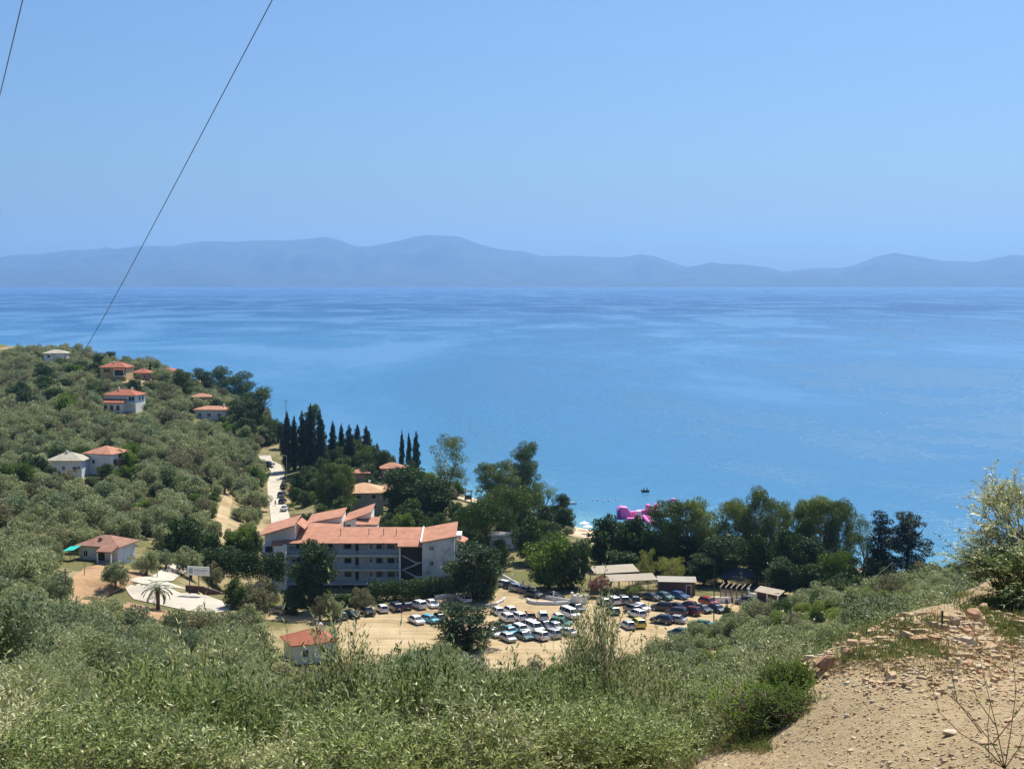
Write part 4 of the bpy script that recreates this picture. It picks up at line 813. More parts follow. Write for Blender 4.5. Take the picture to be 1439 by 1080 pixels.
# green grove of broad trees in the gully
for i, (px, b_, w_, t_) in enumerate([(150,672,34,650),(176,676,36,652),(205,680,40,655),(232,688,42,660),(258,695,40,668),(285,702,36,676),(165,690,34,668),(195,696,38,674),(222,704,40,680),(248,712,40,688),(276,716,38,692),(298,712,28,690),(130,684,28,668),(182,712,34,690),(210,722,36,698),(240,730,40,704),(268,734,36,708),(295,730,26,706)]):
    T('broad' if i % 3 else 'mid', px, b_, w_, t_, 'bright green leafy tree crowded in the gully below the twin hillside houses', group='leafy trees in the gully')
for i, (px, b_, w_, t_) in enumerate([(35,700,32,678),(60,706,32,684),(15,735,36,708),(85,716,30,696),(150,716,30,694)]):
    T('mid', px, b_, w_, t_, 'dark green leafy tree scattered among the olives left of the gully', group='dark leafy trees among the olives')

# ------------------------------------------------------------ scattered olives and shrubs
CLEAR = [  # things that stay in view: rectangle in the photograph and its distance
 (58,477,100,502,740),(140,498,218,530,640),(143,538,205,574,560),(270,548,324,586,575),(66,615,184,657,400),(84,740,186,780,262),(98,800,135,822,228),(175,805,326,852,232),(300,690,330,755,380),
 (372,640,408,760,480),(262,792,300,812,240),(405,862,475,915,250),(86,590,108,606,430),(40,508,62,516,600),(290,660,310,672,400),(196,815,250,858,222)]
def blocked(x, y, z, w_, h_, slack=.35):
    q = proj((x, y, z)); s = F/y; l, r = q[0]-w_*s*.5, q[0]+w_*s*.5; t = q[1]-h_*s; b_ = q[1]
    for (x0, y0, x1, y1, D) in CLEAR:
        if y < D+8 and r-slack*w_*s > x0 and l+slack*w_*s < x1 and b_ > y0 and t < y1-1: return True
    return False
def near_planted(x, y, r):
    for a, b_, q in PLANTED:
        if (a-x)**2+(b_-y)**2 < (r+q*.8)**2: return True
    return False
XB = [495, 520, 540, 560, 600, 640, 700, 740, 780, 830, 845, 870, 900, 990, 1400]; XV = [170, 215, 258, 300, 380, 378, 374, 362, 335, 330, 345, 400, 420, 620, 900]
rs = random.Random(11); OLV = []; SHR = []
def grid(x0, x1, y0, y1, st):
    x = x0
    while x < x1:
        y = y0
        while y < y1: yield x+rs.uniform(-.42, .42)*st, y+rs.uniform(-.42, .42)*st; y += st
        x += st
for (x0, x1, y0, y1, st) in ((-330, -38, 190, 800, 5.9), (-110, 10, 62, 190, 5.4), (-28, 14, 26, 62, 4.2)):
    for x, y in grid(x0, x1, y0, y1, st):
        if abs(x) > y*.385+4: continue
        z = gz(x, y); q = proj((x, y, z))
        if z < 2.7 or q[1] < 492 or q[0] > np.interp(q[1], XB, XV): continue
        if (st == 5.9 and y > 235 and -60 < x and y < 330): continue
        s = rs.choice((rs.uniform(.6, .9), rs.uniform(.9, 1.2), rs.uniform(1.1, 1.5)))
        if noise.noise(Vector((x*.02, y*.02, 3))) > .48 and rs.random() < .75: continue
        if blocked(x, y, z, 6.2*s, 5.6*s, .28) or near_planted(x, y, 1.2): continue
        OLV.append((x, y, z, s*(1.2 if st == 5.9 else 1.08)))
# garden greenery filling the flat land between the road, the hotel and the beach
GAR = []
CLEAR2 = [(495,680,542,712,395),(425,715,535,745,318),(640,690,668,702,420),(498,655,520,664,450),(540,640,565,660,455),(695,742,735,765,345),(372,640,408,735,400),(425,700,440,718,400),(800,745,832,760,360),(840,795,930,830,312),(925,810,1115,850,300),(600,690,660,705,400)]
for x, y in grid(-62, 150, 262, 500, 5.9):
    z = gz(x, y); q = proj((x, y, z)); r_ = rs.random()
    if y < 306 and q[0] < 1112: continue
    dcy = float(np.interp(x, CX, CY))-y
    if z < 2.0 or dcy < 24 or near_planted(x, y, 1.0) or (-60 < x < -5 and 296 < y < 334) or q[0] < 380: continue
    if (y < 318 and x > -8 and q[0] < 1112) or (1112 > q[0] > 850 and q[1] > 822): continue
    kd = 'olive' if r_ < .1 else ('mid' if r_ < .62 else ('broad' if r_ < .72 else 'shrub')); s = rs.uniform(.75, 1.2); Wk, Hk, _v = KIND[kd]
    if kd in ('mid', 'broad'): s *= .74
    if kd == 'shrub': s *= 1.3
    bad = False; sc0 = F/y; l, r2, t, b2 = q[0]-Wk*s*.3*sc0, q[0]+Wk*s*.3*sc0, q[1]-Hk*s*.9*sc0, q[1]
    for (x0, y0, x1, y1, D) in CLEAR2+CLEAR[:9]:
        if y < D+6 and r2 > x0 and l < x1 and b2 > y0 and t < y1: bad = True
    if bad: continue
    gp = {'olive': ('pale olive in the gardens between the coast road and the beach', 'garden olives near the beach'), 'mid': ('dark green garden tree on the flat land between the coast road and the beach', 'garden trees near the beach'), 'broad': ('bright green garden tree on the flat land between the coast road and the beach', 'bright garden trees near the beach'), 'shrub': ('low garden shrub on the flat land between the coast road and the beach', 'garden shrubs near the beach')}[kd]
    plant(kd, (x, y, z-.15), s, s*rs.uniform(.85, 1.15), rs.uniform(0, 6.28), gp[0], 'shrub' if kd == 'shrub' else 'tree', gp[1], rs.randrange(15)); GAR.append(1)
print('garden', len(GAR))
# slope right of the lot and slope below the viewpoint
for (x0, x1, y0, y1, st) in ((-12, 100, 60, 238, 4.6), (2, 34, 22, 60, 3.2)):
    for x, y in grid(x0, x1, y0, y1, st):
        if abs(x) > y*.385+3: continue
        z = gz(x, y); q = proj((x, y, z))
        if z < 2.7 or q[1] > 1500 or q[0] < 740 or (y > 232 and x < 44): continue
        s = rs.uniform(.6, 1.1)*(.8 if y < 60 else 1)
        if blocked(x, y, z, 2*s, 2*s): continue
        if rs.random() < (.42 if y > 60 else .35): OLV.append((x, y, z, s*.9))
        else:
            SHR.append((x, y, z, s*1.35)); 
            a = rs.uniform(0, 6.28); SHR.append((x+2*math.cos(a), y+2*math.sin(a), gz(x+2*math.cos(a), y+2*math.sin(a)), s*1.0))
def zone(x, y):
    q = proj((x, y, gz(x, y)))[1]
    if x > -12 and y < 240: return 'olive tree among shrubs on the slope between the viewpoint and the parking lot', 'olives on the near slope'
    if y < 190: return 'olive tree on the near left slope below the concrete pad and the palm', 'olives below the concrete pad'
    if y < 300: return 'grey green olive in the grove around the brown roofed house and the dirt patch', 'olives around the brown roofed house'
    if y < 405: return 'olive tree in the grove downhill of the twin hillside houses, left of the dirt path', 'olives below the twin hillside houses'
    return 'olive tree on the upper left hillside between the twin houses and the ridge', 'olives on the upper hillside'
OLV.sort(key=lambda t: -t[3]/t[1]); SHR.sort(key=lambda t: -t[3]/t[1])
HM = [t for i, t in enumerate(OLV) if t[1] > 150 and t[0] < -20 and noise.noise(Vector((t[0]*.018, t[1]*.018, 9))) > .12 and i % 3 == 0][:55]
OLV = [t for t in OLV if t not in HM and not (t[1] < 62 and proj((t[0], t[1], t[2]+4.4*t[3]))[1] < (905 if t[0] < 0 else 880))]
for x, y, z, s in HM: plant('mid' if rs.random() < .7 else 'broad', (x, y, z-.15), s*.68, s*.62, rs.uniform(0, 6.28), 'dark green bushy tree standing among the grey olives of the left hillside', 'tree', 'green trees among the hillside olives', rs.randrange(9))
for i, (x, y, z, s) in enumerate(OLV[:195]):
    lb, gp = zone(x, y); plant('olive_mid' if y < 62 else 'olive_fine' if y < 130 else 'olive', (x, y, z-.15), s, s*rs.uniform(.85, 1.15), rs.uniform(0, 6.28), lb, 'tree', gp, rs.randrange(15))
for i, (x, y, z, s) in enumerate(SHR[:220]):
    plant('shrub', (x, y, z-.15), s, s*rs.uniform(.8, 1.3), rs.uniform(0, 6.28), 'leafy shrub on the slope between the viewpoint and the parking lot', 'shrub', 'shrubs on the near slope', rs.choice((0, 1, 0, 1, 2, 3)))
print('olives', len(OLV), 'shrubs', len(SHR))
# everything beyond three hundred of a kind grows as one grove
def grove(name, items, kd, label, colr):
    W, H, vs_ = KIND[kd]; cc = bpy.data.collections.new(name+'_kinds')
    for i, (cr, tr) in enumerate(vs_):
        bm = bmesh.new(); bm.from_mesh(cr)
        me = bpy.data.meshes.new('whole_tree'); 
        if tr:
            bm2 = bmesh.new(); bm2.from_mesh(tr)
            for f in bm2.faces: f.material_index = 1
            tmp = bpy.data.meshes.new('t'); bm2.to_mesh(tmp); bm.from_mesh(tmp); bm2.free()
        bm.to_mesh(me); bm.free(); me.materials.append(cr.materials[0])
        if tr: me.materials.append(tr.materials[0])
        cc.objects.link(bpy.data.objects.new('whole_tree_%d' % i, me))
    me = bpy.data.meshes.new(name); me.from_pydata([(x, y, z-.15) for x, y, z, s in items], [], [])
    for nm, tp, vals in (('sc', 'FLOAT', [t[3] for t in items]), ('rz', 'FLOAT', [rs.uniform(0, 6.28) for t in items]), ('ix', 'INT', [rs.randrange(len(vs_)) for t in items])):
        at = me.attributes.new(nm, tp, 'POINT')
        for i, q in enumerate(vals): at.data[i].value = q
    o = tag(link(name, me), label, None, None, 'stuff')
    g = bpy.data.node_groups.new(name, 'GeometryNodeTree'); g.interface.new_socket('Geometry', in_out='INPUT', socket_type='NodeSocketGeometry'); g.interface.new_socket('Geometry', in_out='OUTPUT', socket_type='NodeSocketGeometry')
    gi = g.nodes.new('NodeGroupInput'); go = g.nodes.new('NodeGroupOutput'); ip = g.nodes.new('GeometryNodeInstanceOnPoints'); ci = g.nodes.new('GeometryNodeCollectionInfo')
    mp_ = g.nodes.new('GeometryNodeMeshToPoints')
    ci.inputs['Collection'].default_value = cc; ci.inputs['Separate Children'].default_value = True; ip.inputs['Pick Instance'].default_value = True
    def attr(nm, t):
        a = g.nodes.new('GeometryNodeInputNamedAttribute'); a.data_type = t; a.inputs[0].default_value = nm; return a.outputs['Attribute']
    cx = g.nodes.new('ShaderNodeCombineXYZ'); g.links.new(attr('rz', 'FLOAT'), cx.inputs[2])
    l = g.links.new; l(gi.outputs[0], mp_.inputs[0]); l(mp_.outputs[0], ip.inputs['Points']); l(ci.outputs[0], ip.inputs['Instance']); l(attr('ix', 'INT'), ip.inputs['Instance Index'])
    l(cx.outputs[0], ip.inputs['Rotation']); l(attr('sc', 'FLOAT'), ip.inputs['Scale']); l(ip.outputs[0], go.inputs[0])
    md = o.modifiers.new('grove', 'NODES'); md.node_group = g
grove('olive_grove', OLV[195:], 'olive', 'mass of small far olive trees over the hillside', None)
if len(SHR) > 225: grove('scrub', SHR[220:], 'shrub', 'low scrub covering the slope above the parking lot', None)
# ------------------------------------------------------------ cars
def paint(name, c, rough=.32): 
    m = simple(name, c, rough, var=.05, spec=.5); m.node_tree.nodes['Principled BSDF'].inputs['Coat Weight'].default_value = .4; return m
PNT = {k: paint(k+'_car_paint', c) for k, c in dict(white=(.78, .78, .77), silver=(.42, .44, .46), grey=(.16, .17, .18), black=(.012, .013, .016), navy=(.02, .03, .07), blue=(.03, .10, .26), turquoise=(.10, .42, .55), red=(.30, .015, .015), maroon=(.11, .012, .02), gold=(.48, .27, .07), green=(.03, .16, .08), yellow=(.7, .6, .03), teal=(.05, .13, .14), plum=(.045, .03, .06)).items()}
CGL = simple('car_glass', (.012, .016, .02), .08, var=.1, spec=.8); TYRE = simple('tyre_rubber', (.02, .02, .02), .9); RIM = simple('alloy_rim', (.4, .4, .42), .4, metal=.7)
LAMPW = simple('clear_lamp', (.75, .77, .8), .15, spec=.8); LAMPR = simple('red_lamp', (.45, .02, .02), .25); PLATE = simple('number_plate', (.8, .8, .78), .5)
PROF = {  # length, width, lower hull (x,z), greenhouse (x,z) ; front is +x
 'hatch': (3.9, 1.72, [(-1.93, .28), (1.9, .25), (1.95, .55), (1.88, .74), (1.05, .93), (-1.85, .95), (-1.95, .6)], [(1.15, .9), (.42, 1.42), (-1.35, 1.46), (-1.86, .93)]),
 'sedan': (4.5, 1.78, [(-2.2, .3), (2.15, .25), (2.25, .5), (2.15, .72), (1.15, .9), (-1.6, .95), (-2.2, .9), (-2.25, .5)], [(1.25, .88), (.45, 1.4), (-.95, 1.42), (-1.75, .93)]),
 'suv': (4.4, 1.85, [(-2.15, .34), (2.1, .3), (2.2, .65), (2.1, .9), (1.1, 1.06), (-2.1, 1.1), (-2.2, .7)], [(1.25, 1.03), (.55, 1.62), (-1.65, 1.66), (-2.1, 1.08)]),
 'van': (5.0, 1.95, [(-2.45, .34), (2.4, .3), (2.5, .7), (2.35, 1.0), (1.7, 1.2), (-2.45, 1.25), (-2.5, .7)], [(1.85, 1.16), (1.1, 1.9), (-2.3, 1.95), (-2.46, 1.22)]),
 'pickup': (5.1, 1.85, [(-2.5, .45), (2.4, .4), (2.5, .75), (2.4, .98), (1.3, 1.1), (-.9, 1.1), (-2.5, 1.1), (-2.52, .7)], [(1.4, 1.08), (.75, 1.72), (-.75, 1.74), (-1.0, 1.09)])}
def wheel_mesh(r):
    m = MB(); n_ = 14
    def ring(y, q): return [(q*math.cos(2*math.pi*i/n_), y, q*math.sin(2*math.pi*i/n_)) for i in range(n_)]
    V = ring(-.1, r*.86)+ring(-.07, r)+ring(.07, r)+ring(.1, r*.86); m.add(V, [(a*n_+i, a*n_+(i+1) % n_, (a+1)*n_+(i+1) % n_, (a+1)*n_+i) for a in range(3) for i in range(n_)]+[tuple(range(n_)), tuple(range(3*n_, 4*n_))])
    t = m.mesh('tyre', TYRE); m = MB(); V = ring(-.112, r*.6)+ring(.112, r*.6); m.add(V, [tuple(range(n_)), tuple(range(n_, 2*n_))]+[(i, (i+1) % n_, n_+(i+1) % n_, n_+i) for i in range(n_)]); return t, m.mesh('rim', RIM)
CM = {}
def car_meshes(kd):
    if kd in CM: return CM[kd]
    Ln, Wd, lo, gh = PROF[kd]; h = Wd/2
    m = MB(); m.prism(lo, -h, h); body = m.mesh('body', PNT['white'], bevel=.07)
    m = MB(); b = [(gh[0], h-.07), (gh[1], h-.25), (gh[2], h-.25), (gh[3], h-.07)]
    m.add([(x, -y, z) for (x, z), y in b]+[(x, y, z) for (x, z), y in b], [(0, 1, 2, 3), (7, 6, 5, 4), (0, 4, 5, 1), (1, 5, 6, 2), (2, 6, 7, 3), (3, 7, 4, 0)]); glass = m.mesh('windows', CGL, bevel=.03)
    m = MB(); (x1, z1), (x2, z2) = gh[1], gh[2]; y = h-.24
    m.add([(x1+.06, -y, z1-.02), (x1+.06, y, z1-.02), (x2-.06, y, z2-.02), (x2-.06, -y, z2-.02), (x1-.05, -y+.05, z1+.035), (x1-.05, y-.05, z1+.035), (x2+.05, y-.05, z2+.035), (x2+.05, -y+.05, z2+.035)], [(3, 2, 1, 0), (4, 5, 6, 7), (0, 1, 5, 4), (1, 2, 6, 5), (2, 3, 7, 6), (3, 0, 4, 7)])
    for s in (-1, 1):   # pillars
        for (xa, za), (xb, zb) in ((gh[0], gh[1]), (gh[3], gh[2])): m.tube([(xa, s*(h-.08), za), (xb, s*(h-.255), zb)], .045, 4)
        xm = (x1+x2)/2; m.tube([(xm, s*(h-.06), gh[0][1]), (xm, s*(h-.245), (z1+z2)/2)], .04, 4)
        if kd in ('suv', 'van'): m.tube([(gh[3][0]*.62, s*(h-.06), gh[3][1]), (gh[2][0]*.7, s*(h-.245), z2)], .08, 4)
    roof = m.mesh('roof', PNT['white'])
    fx, fz = lo[2][0], lo[2][1]; rx = lo[-1][0]; lz = (lo[3][1]+lo[2][1])/2
    m = MB(); m.box((0, 0, 0), (.16, .34, .13)); hl = m.mesh('headlight', LAMPW, bevel=.02); m = MB(); m.box((0, 0, 0), (.1, .22, .24)); tl = m.mesh('tail_light', LAMPR, bevel=.02)
    m = MB(); m.box((0, 0, 0), (.03, .5, .12)); pl = m.mesh('number_plate', PLATE)
    wr = .37 if kd in ('suv', 'van', 'pickup') else .32
    CM[kd] = (body, glass, roof, hl, tl, pl, wheel_mesh(wr), wr, Ln, h, fx, rx, lz); return CM[kd]
PROTO = {}
def car_proto(kd):
    body, glass, roof, hl, tl, pl, (ty, ri), wr, Ln, h, fx, rx, lz = car_meshes(kd)
    e = empty('parked_car', (0, 0, 0)); b = link('body', body, e); b.material_slots[0].link = 'OBJECT'; r = link('roof', roof, e); r.material_slots[0].link = 'OBJECT'; link('windows', glass, e)
    for s in (-1, 1):
        link('headlight', hl, e, (fx-.1, s*(h-.28), lz+.0)); link('tail_light', tl, e, (rx+.06, s*(h-.16), lz+.1))
        for x in (Ln*.31, -Ln*.3): w_ = link('wheel', ty, e, (x, s*(h-.1), wr-.0)); link('rim', ri, w_)
    link('number_plate', pl, e, (rx-.012, 0, lz-.05)); return e
FIRST = {}
def car(px, py, kd, colr, yaw, label, z=None):
    """yaw: degrees of the nose, 0 = away from the viewer, positive = turned to the right"""
    if kd not in FIRST: FIRST[kd] = car_proto(kd); e = FIRST[kd]
    else: e = copy_tree(FIRST[kd])
    q = hit(px, py+4.5) if z is None else Z0(px, py+4.5, z); zg = gz(q.x, q.y)+(.07 if z is not None else .2)
    e.location = (q.x, q.y, zg); e.rotation_euler = (0, 0, R(90-yaw)); tag(e, label, 'car', GRP)
    for c in e.children:
        if c.name.split('.')[0] in ('body', 'roof'): c.material_slots[0].material = PNT[colr]
GRP = 'cars in the left half of the parking lot'
A = 155  # noses towards the viewer, slightly right
for c in [(472,867,'hatch','navy',-25,'dark blue car half hidden at the far left beside the red roofed house'),(479,865,'hatch','green',-25,'small green car wedged beside the dark blue one near the red roofed house'),
 (493,863,'sedan','black',A-25,'long black sedan under the garden olives at the left of the lot'),(516,859,'suv','black',A,'black car in the shade of the third garden olive'),(537,855,'hatch','white',-22,'white hatchback first in the open row below the hotel hedge'),
 (556,853,'suv','navy',-25,'navy suv between the white hatchback and the black car below the hedge'),(570,851,'hatch','black',-22,'black hatchback left of the two white cars below the hedge'),(588,850,'suv','white',-35,'larger white car of the row below the hedge'),(607,848,'sedan','white',A,'white sedan ending the row below the hedge'),
 (653,841,'hatch','white',-25,'white car with its roof showing above the spreading tree'),(585,871,'sedan','white',A-5,'white sedan standing left of the turquoise car'),(604,870,'hatch','turquoise',A-25,'turquoise car left of the spreading tree'),(619,868,'hatch','black',A,'dark car half under the left side of the spreading tree'),
 (357,855,'suv','silver',-60,'silver suv alone under the olives at the left end of the hotel'),(393,857,'hatch','grey',-50,'grey car hidden below the second garden olive'),
 (636,896,'hatch','teal',A,'dark teal car in the shadow under the spreading tree')]: car(*c, z=3)
GRP = 'cars by the white wall at the lot entrance'; A2 = 150
for c in [(711,820,'hatch','white',A2-20,'first pale car at the top of the line along the entrance wall'),(720,823,'hatch','black',A2-20,'black car second in the line along the entrance wall'),(729,827,'suv','silver',A2-20,'silver suv third in the line along the entrance wall'),
 (739,829,'hatch','grey',A2-20,'grey car fourth in the line along the entrance wall'),(750,834,'sedan','navy',A2-15,'dark sedan with gleaming hood last in the line along the entrance wall'),(778,837,'sedan','black',120,'black car in deep shade behind the curved wall')]: car(*c, z=3)
GRP = 'cars in the middle rows of the parking lot'
for c in [(699,858,'hatch','white',-20,'white car touching the upper right of the spreading tree'),(716,857,'hatch','white',-25,'white car at the back of the middle rows left of the pole'),(712,868,'suv','white',-22,'white suv at the right edge of the spreading tree'),
 (728,867,'suv','white',-30,'white suv just left of the golden car'),(744,866,'suv','gold',-10,'golden orange car in the upper middle row'),(763,866,'suv','white',-5,'white boxy car right of the golden car'),(784,867,'hatch','white',-14,'white hatchback left of the tall white van'),
 (801,863,'van','white',A2,'tall white van at the right end of the upper middle row'),(811,854,'hatch','black',A2,'black car in shade behind the tall white van'),
 (694,889,'sedan','white',A2,'white sedan right under the right edge of the spreading tree'),(706,883,'hatch','black',A2,'black car left of the double row'),(717,887,'hatch','turquoise',A2,'pale teal hatchback in the double row'),(714,896,'hatch','silver',A2,'silver green car lowest left in the double row'),
 (732,885,'suv','white',A2,'white suv with dark windscreen in the double row'),(736,893,'sedan','teal',A2,'dark teal car in front of the white suv in the double row'),(746,875,'hatch','blue',-20,'blue car behind the big white suv of the double row'),(750,883,'van','white',A2,'big white van in the middle of the double row'),
 (757,894,'suv','white',-40,'large white suv lowest in the middle of the double row'),(766,878,'sedan','black',A2,'black sedan with bright hood in the double row'),(775,891,'suv','silver',-38,'silver suv right of the large white suv'),(781,880,'sedan','silver',A2,'silver sedan between the black and green cars'),
 (788,876,'suv','green',A2-30,'dark green suv at the right of the double row'),(796,888,'sedan','white',-50,'pale white sedan ending the double row on the right')]: car(*c, z=3)
GRP = 'cars in the right half of the parking lot'
for c in [(848,845,'hatch','silver',-22,'greenish silver car under the oleander'),(861,844,'suv','white',-22,'white suv second right of the oleander'),(875,843,'suv','grey',-14,'grey suv right of the white one near the oleander'),(892,842,'hatch','navy',-5,'navy hatchback at the corner of the canopy'),
 (915,838,'sedan','black',A2-15,'black sedan under the right end of the canopy'),(933,837,'sedan','teal',A2-10,'dark car with bright windscreen between the black and blue sedans'),(953,836,'sedan','blue',A2-20,'blue sedan in front of the brown shed'),
 (861,858,'hatch','teal',-20,'dark car screened by the near olive tip'),(889,856,'suv','grey',-30,'grey suv behind the small white cars'),(900,853,'sedan','white',A2-10,'white sedan to the right of the grey suv'),(895,863,'suv','white',-30,'white suv above the yellow and black car'),
 (930,853,'suv','black',-70,'black suv with a yellow green reflection in the centre right'),(948,852,'hatch','navy',-45,'navy hatchback behind the plum coloured car'),(967,850,'hatch','maroon',-50,'maroon car behind the dark red one'),(951,860,'suv','plum',-60,'plum black suv left of the dark red car'),
 (971,859,'suv','maroon',-50,'glossy dark red suv in the centre of the right half'),(988,855,'sedan','black',A2,'black sedan with pale hood right of the dark red suv'),(996,846,'suv','red',A2-8,'bright red suv near the pergola'),(1008,855,'hatch','navy',A2,'dark hatchback beside the lamp pole'),
 (882,878,'hatch','silver',-20,'silver hatchback beside the yellow and black car'),(897,876,'suv','yellow',-15,'yellow and black car at the lower left of the right half'),(930,871,'suv','navy',-60,'long navy suv standing apart in the lower aisle'),(949,870,'sedan','silver',-60,'silver sedan right of the long navy suv'),
 (955,890,'suv','teal',-50,'dark car half hidden by shrubs at the bottom of the lot'),(983,879,'suv','green',-60,'dark green suv above the shrubs'),(998,881,'sedan','teal',-60,'teal sedan above the shrubs left of the round tree'),
 (1034,877,'hatch','silver',-45,'silver car right of the round tree'),(1042,875,'hatch','green',-45,'green car between two pale ones right of the round tree'),(1050,874,'suv','silver',-50,'silver suv near the right end of the lot'),(1058,872,'sedan','white',-55,'white sedan at the very right end of the lot'),
 (1051,844,'pickup','grey',-75,'dark grey pickup in front of the white stone gate')]: car(*c, z=3)
GRP = 'cars along the coast road'
for c in [(377,650,'sedan','black',A2-40,'black sedan at the road bend beside the cypresses',None),(389,581,'hatch','white',-60,'left white car on the far upper road',None),(394,583,'hatch','white',-60,'right white car on the far upper road',None),
 (399,682,'hatch','black',5,'black car farthest up in the roadside line',None),(396,694,'suv','grey',5,'grey suv second in the roadside line',None),(397,703,'hatch','navy',5,'blue car third in the roadside line',None),(400,713,'sedan','white',2,'white sedan nearest in the roadside line',None)]:
    car(*c[:6])
# motorcycles beside the pickup
q = Z0(1071, 852, 3)
for i in range(2):
    e = empty('motorcycle', (q.x+i*1.3, q.y, gz(q.x, q.y)+.07), R(20+i*15), ['dark motorcycle nearer the pickup', 'dark motorcycle farther from the pickup'][i], 'motorcycle', 'motorcycles by the kiosk')
    m = MB(); m.tube([(-.55, 0, .62), (-.1, 0, .78), (.25, 0, .92), (.45, 0, .85)], [.12, .14, .17, .08], 6); m.box((.05, 0, .45), (.5, .26, .35)); m.build('body', PNT['black'], e, bevel=.0)
    MB().tube([(.55, -.32, 1.02), (.48, 0, .98), (.55, .32, 1.02)], .03).build('handlebar', DARKM, e); MB().tube([(.5, 0, .95), (.72, 0, .33)], .04).build('fork', METAL, e); MB().box((-.35, 0, .84), (.6, .24, .1)).build('seat', TYRE, e)
    for x in (-.62, .72): link('wheel', CM['hatch'][6][0], e, (x, 0, .32))

# ------------------------------------------------------------ walls, poles, signs
def wall_line(name, pts, h, t, mat, label, cat='wall', posts=None, z=3.):
    e = empty(name, (*wp(*pts[0], z), gz(*wp(*pts[0], z))), 0, label, cat); W2 = [Vector((*wp(*p, z), 0)) for p in pts]; o0 = e.location
    m = MB()
    for i in range(len(W2)-1):
        a, b_ = W2[i], W2[i+1]; d = b_-a; c = (a+b_)/2; m.box((c.x-o0.x, c.y-o0.y, h/2-.15), (d.length+t*.9, t+.004*(i % 2), h+.3), math.atan2(d.y, d.x))
    m.build('panel', mat, e)
    if posts:
        hp, st, w_ = posts; a = W2[0]
        for i in range(len(W2)-1):
            a, b_ = W2[i], W2[i+1]; n_ = max(1, int((b_-a).length/st))
            for k in range(n_): c = a.lerp(b_, k/n_); MB().box((c.x-o0.x, c.y-o0.y, hp/2), (w_, w_, hp)).build('post', mat, e)
    return e
wall_line('garden_wall', [(741, 845), (745, 848), (754, 849.5), (780, 850), (806, 849)], .75, .35, WHITE_OLD, 'low curved whitewashed wall rounding the planted bed beside the lot entrance')
wall_line('fence', [(706, 812), (720, 820), (735, 828), (752, 838), (778, 844), (803, 848)], 1.0, .2, WHITE_OLD, 'white walled fence with tall posts running down to the lot', 'fence', (2.1, 3.4, .3))
wall_line('garden_wall', [(804, 848), (812, 850), (824, 848)], 1.9, .3, WHITE, 'short high white wall behind the tall white van', posts=(2.4, 3, .5))
wall_line('garden_wall', [(684, 852), (697, 850), (707, 845), (709, 842)], .5, .4, WHITE_OLD, 'low white kerb wall curving at the right of the spreading tree')
wall_line('garden_wall', [(612, 842), (640, 840), (668, 839), (690, 838)], .9, .3, WHITE_OLD, 'shaded low wall below the dark trees at the hotel corner')
wall_line('garden_wall', [(1052, 838), (1072, 842), (1092, 850), (1108, 855)], 1.0, .3, WHITE_OLD, 'pale wall with square pillars right of the pickup', posts=(1.9, 3, .4))
wall_line('garden_wall', [(1003, 846), (1012, 847), (1026, 847)], 1.2, .3, WHITE, 'short pale stone gate wall beside the pergola')
q = [(262, 824), (290, 822), (312, 830), (332, 838)]
wall_line('retaining_wall', [(262, 818), (285, 820), (308, 827), (334, 838)], 1.1, .3, BROWNF, 'dark retaining wall above the concrete pad', z=PADz); 
wall_line('fence', [(300, 814), (320, 822), (340, 834)], 1.2, .06, METAL, 'light metal fence behind the dark retaining wall', 'fence', (1.4, 2, .08), z=PADz)
# billboard seen at an angle
q = P(279, 822, 236); e = empty('billboard', (q.x, q.y, gz(q.x, q.y)), R(-14), 'white long billboard on posts at the bend of the concrete road', 'sign')
zt = P(279, 802, 236).z-gz(q.x, q.y); MB().box((0, 0, zt), (4.0, .12, 1.5)).build('panel', WHITE, e); MB().box((-1.35, -.07, zt), (.75, .02, .8)).build('emblem', RAIL, e)
m = MB()
for k in range(9): m.box((-.6+k*.27, -.07, zt+.1), (.14, .02, .3)); 
for k in range(6): m.box((-.5+k*.34, -.07, zt-.35), (.2, .02, .1))
m.build('lettering', RAIL, e)
for x in (-1.7, 0, 1.7): MB().box((x, .12, zt/2-.2), (.12, .12, zt+.6)).build('post', DARKM, e)
def pole(px, top, base, label, r=.12, D=None, lean=0, arm=False, lamp=False, mat=None, z=None):
    q = (hit(px, base) if z is None else Z0(px, base, z)) if D is None else P(px, base, D); zg = gz(q.x, q.y); zt = P(px, top, q.y).z
    e = empty('street_lamp' if lamp else 'utility_pole', (q.x, q.y, zg), 0, label, 'street lamp' if lamp else 'pole'); h = zt-zg
    MB().tube([(0, 0, -.4), (lean*h, 0, h)], [r*1.2, r*.8], 8).build('pole', mat or WOOD, e)
    if arm: MB().box((lean*h, 0, h-.5), (1.8, .12, .12)).build('crossarm', WOOD, e); m = MB(); [m.tube([(lean*h+x, 0, h-.45), (lean*h+x, 0, h-.2)], .05) for x in (-.8, 0, .8)]; m.build('insulator', WHITE, e)
    if lamp: MB().tube([(0, 0, h-.1), (-.6, 0, h+.1), (-1.2, 0, h)], .05).build('arm', METAL, e); MB().box((-1.4, 0, h), (.7, .25, .14)).build('lamp_head', METAL, e)
    return e, Vector((q.x+lean*h, q.y, zt))
pole(93, 798, 852, 'dark wooden pole standing left of the concrete pad', arm=True)
pole(118, 790, 808, 'leaning thin pole on the dirt patch', .07, lean=.12)
pole(221, 788, 812, 'slim pole beside the concrete road', .08); pole(250, 780, 806, 'slim pole left of the billboard', .08)
_, PA = pole(402, 562, 585, 'wooden utility pole against the sea by the upper road', .13, arm=True, D=600)
pole(403, 640, 674, 'pole with lamp beside the dark cypress row', .1, lamp=True, mat=METAL); pole(364, 662, 692, 'wooden pole among the olives left of the road', .12)
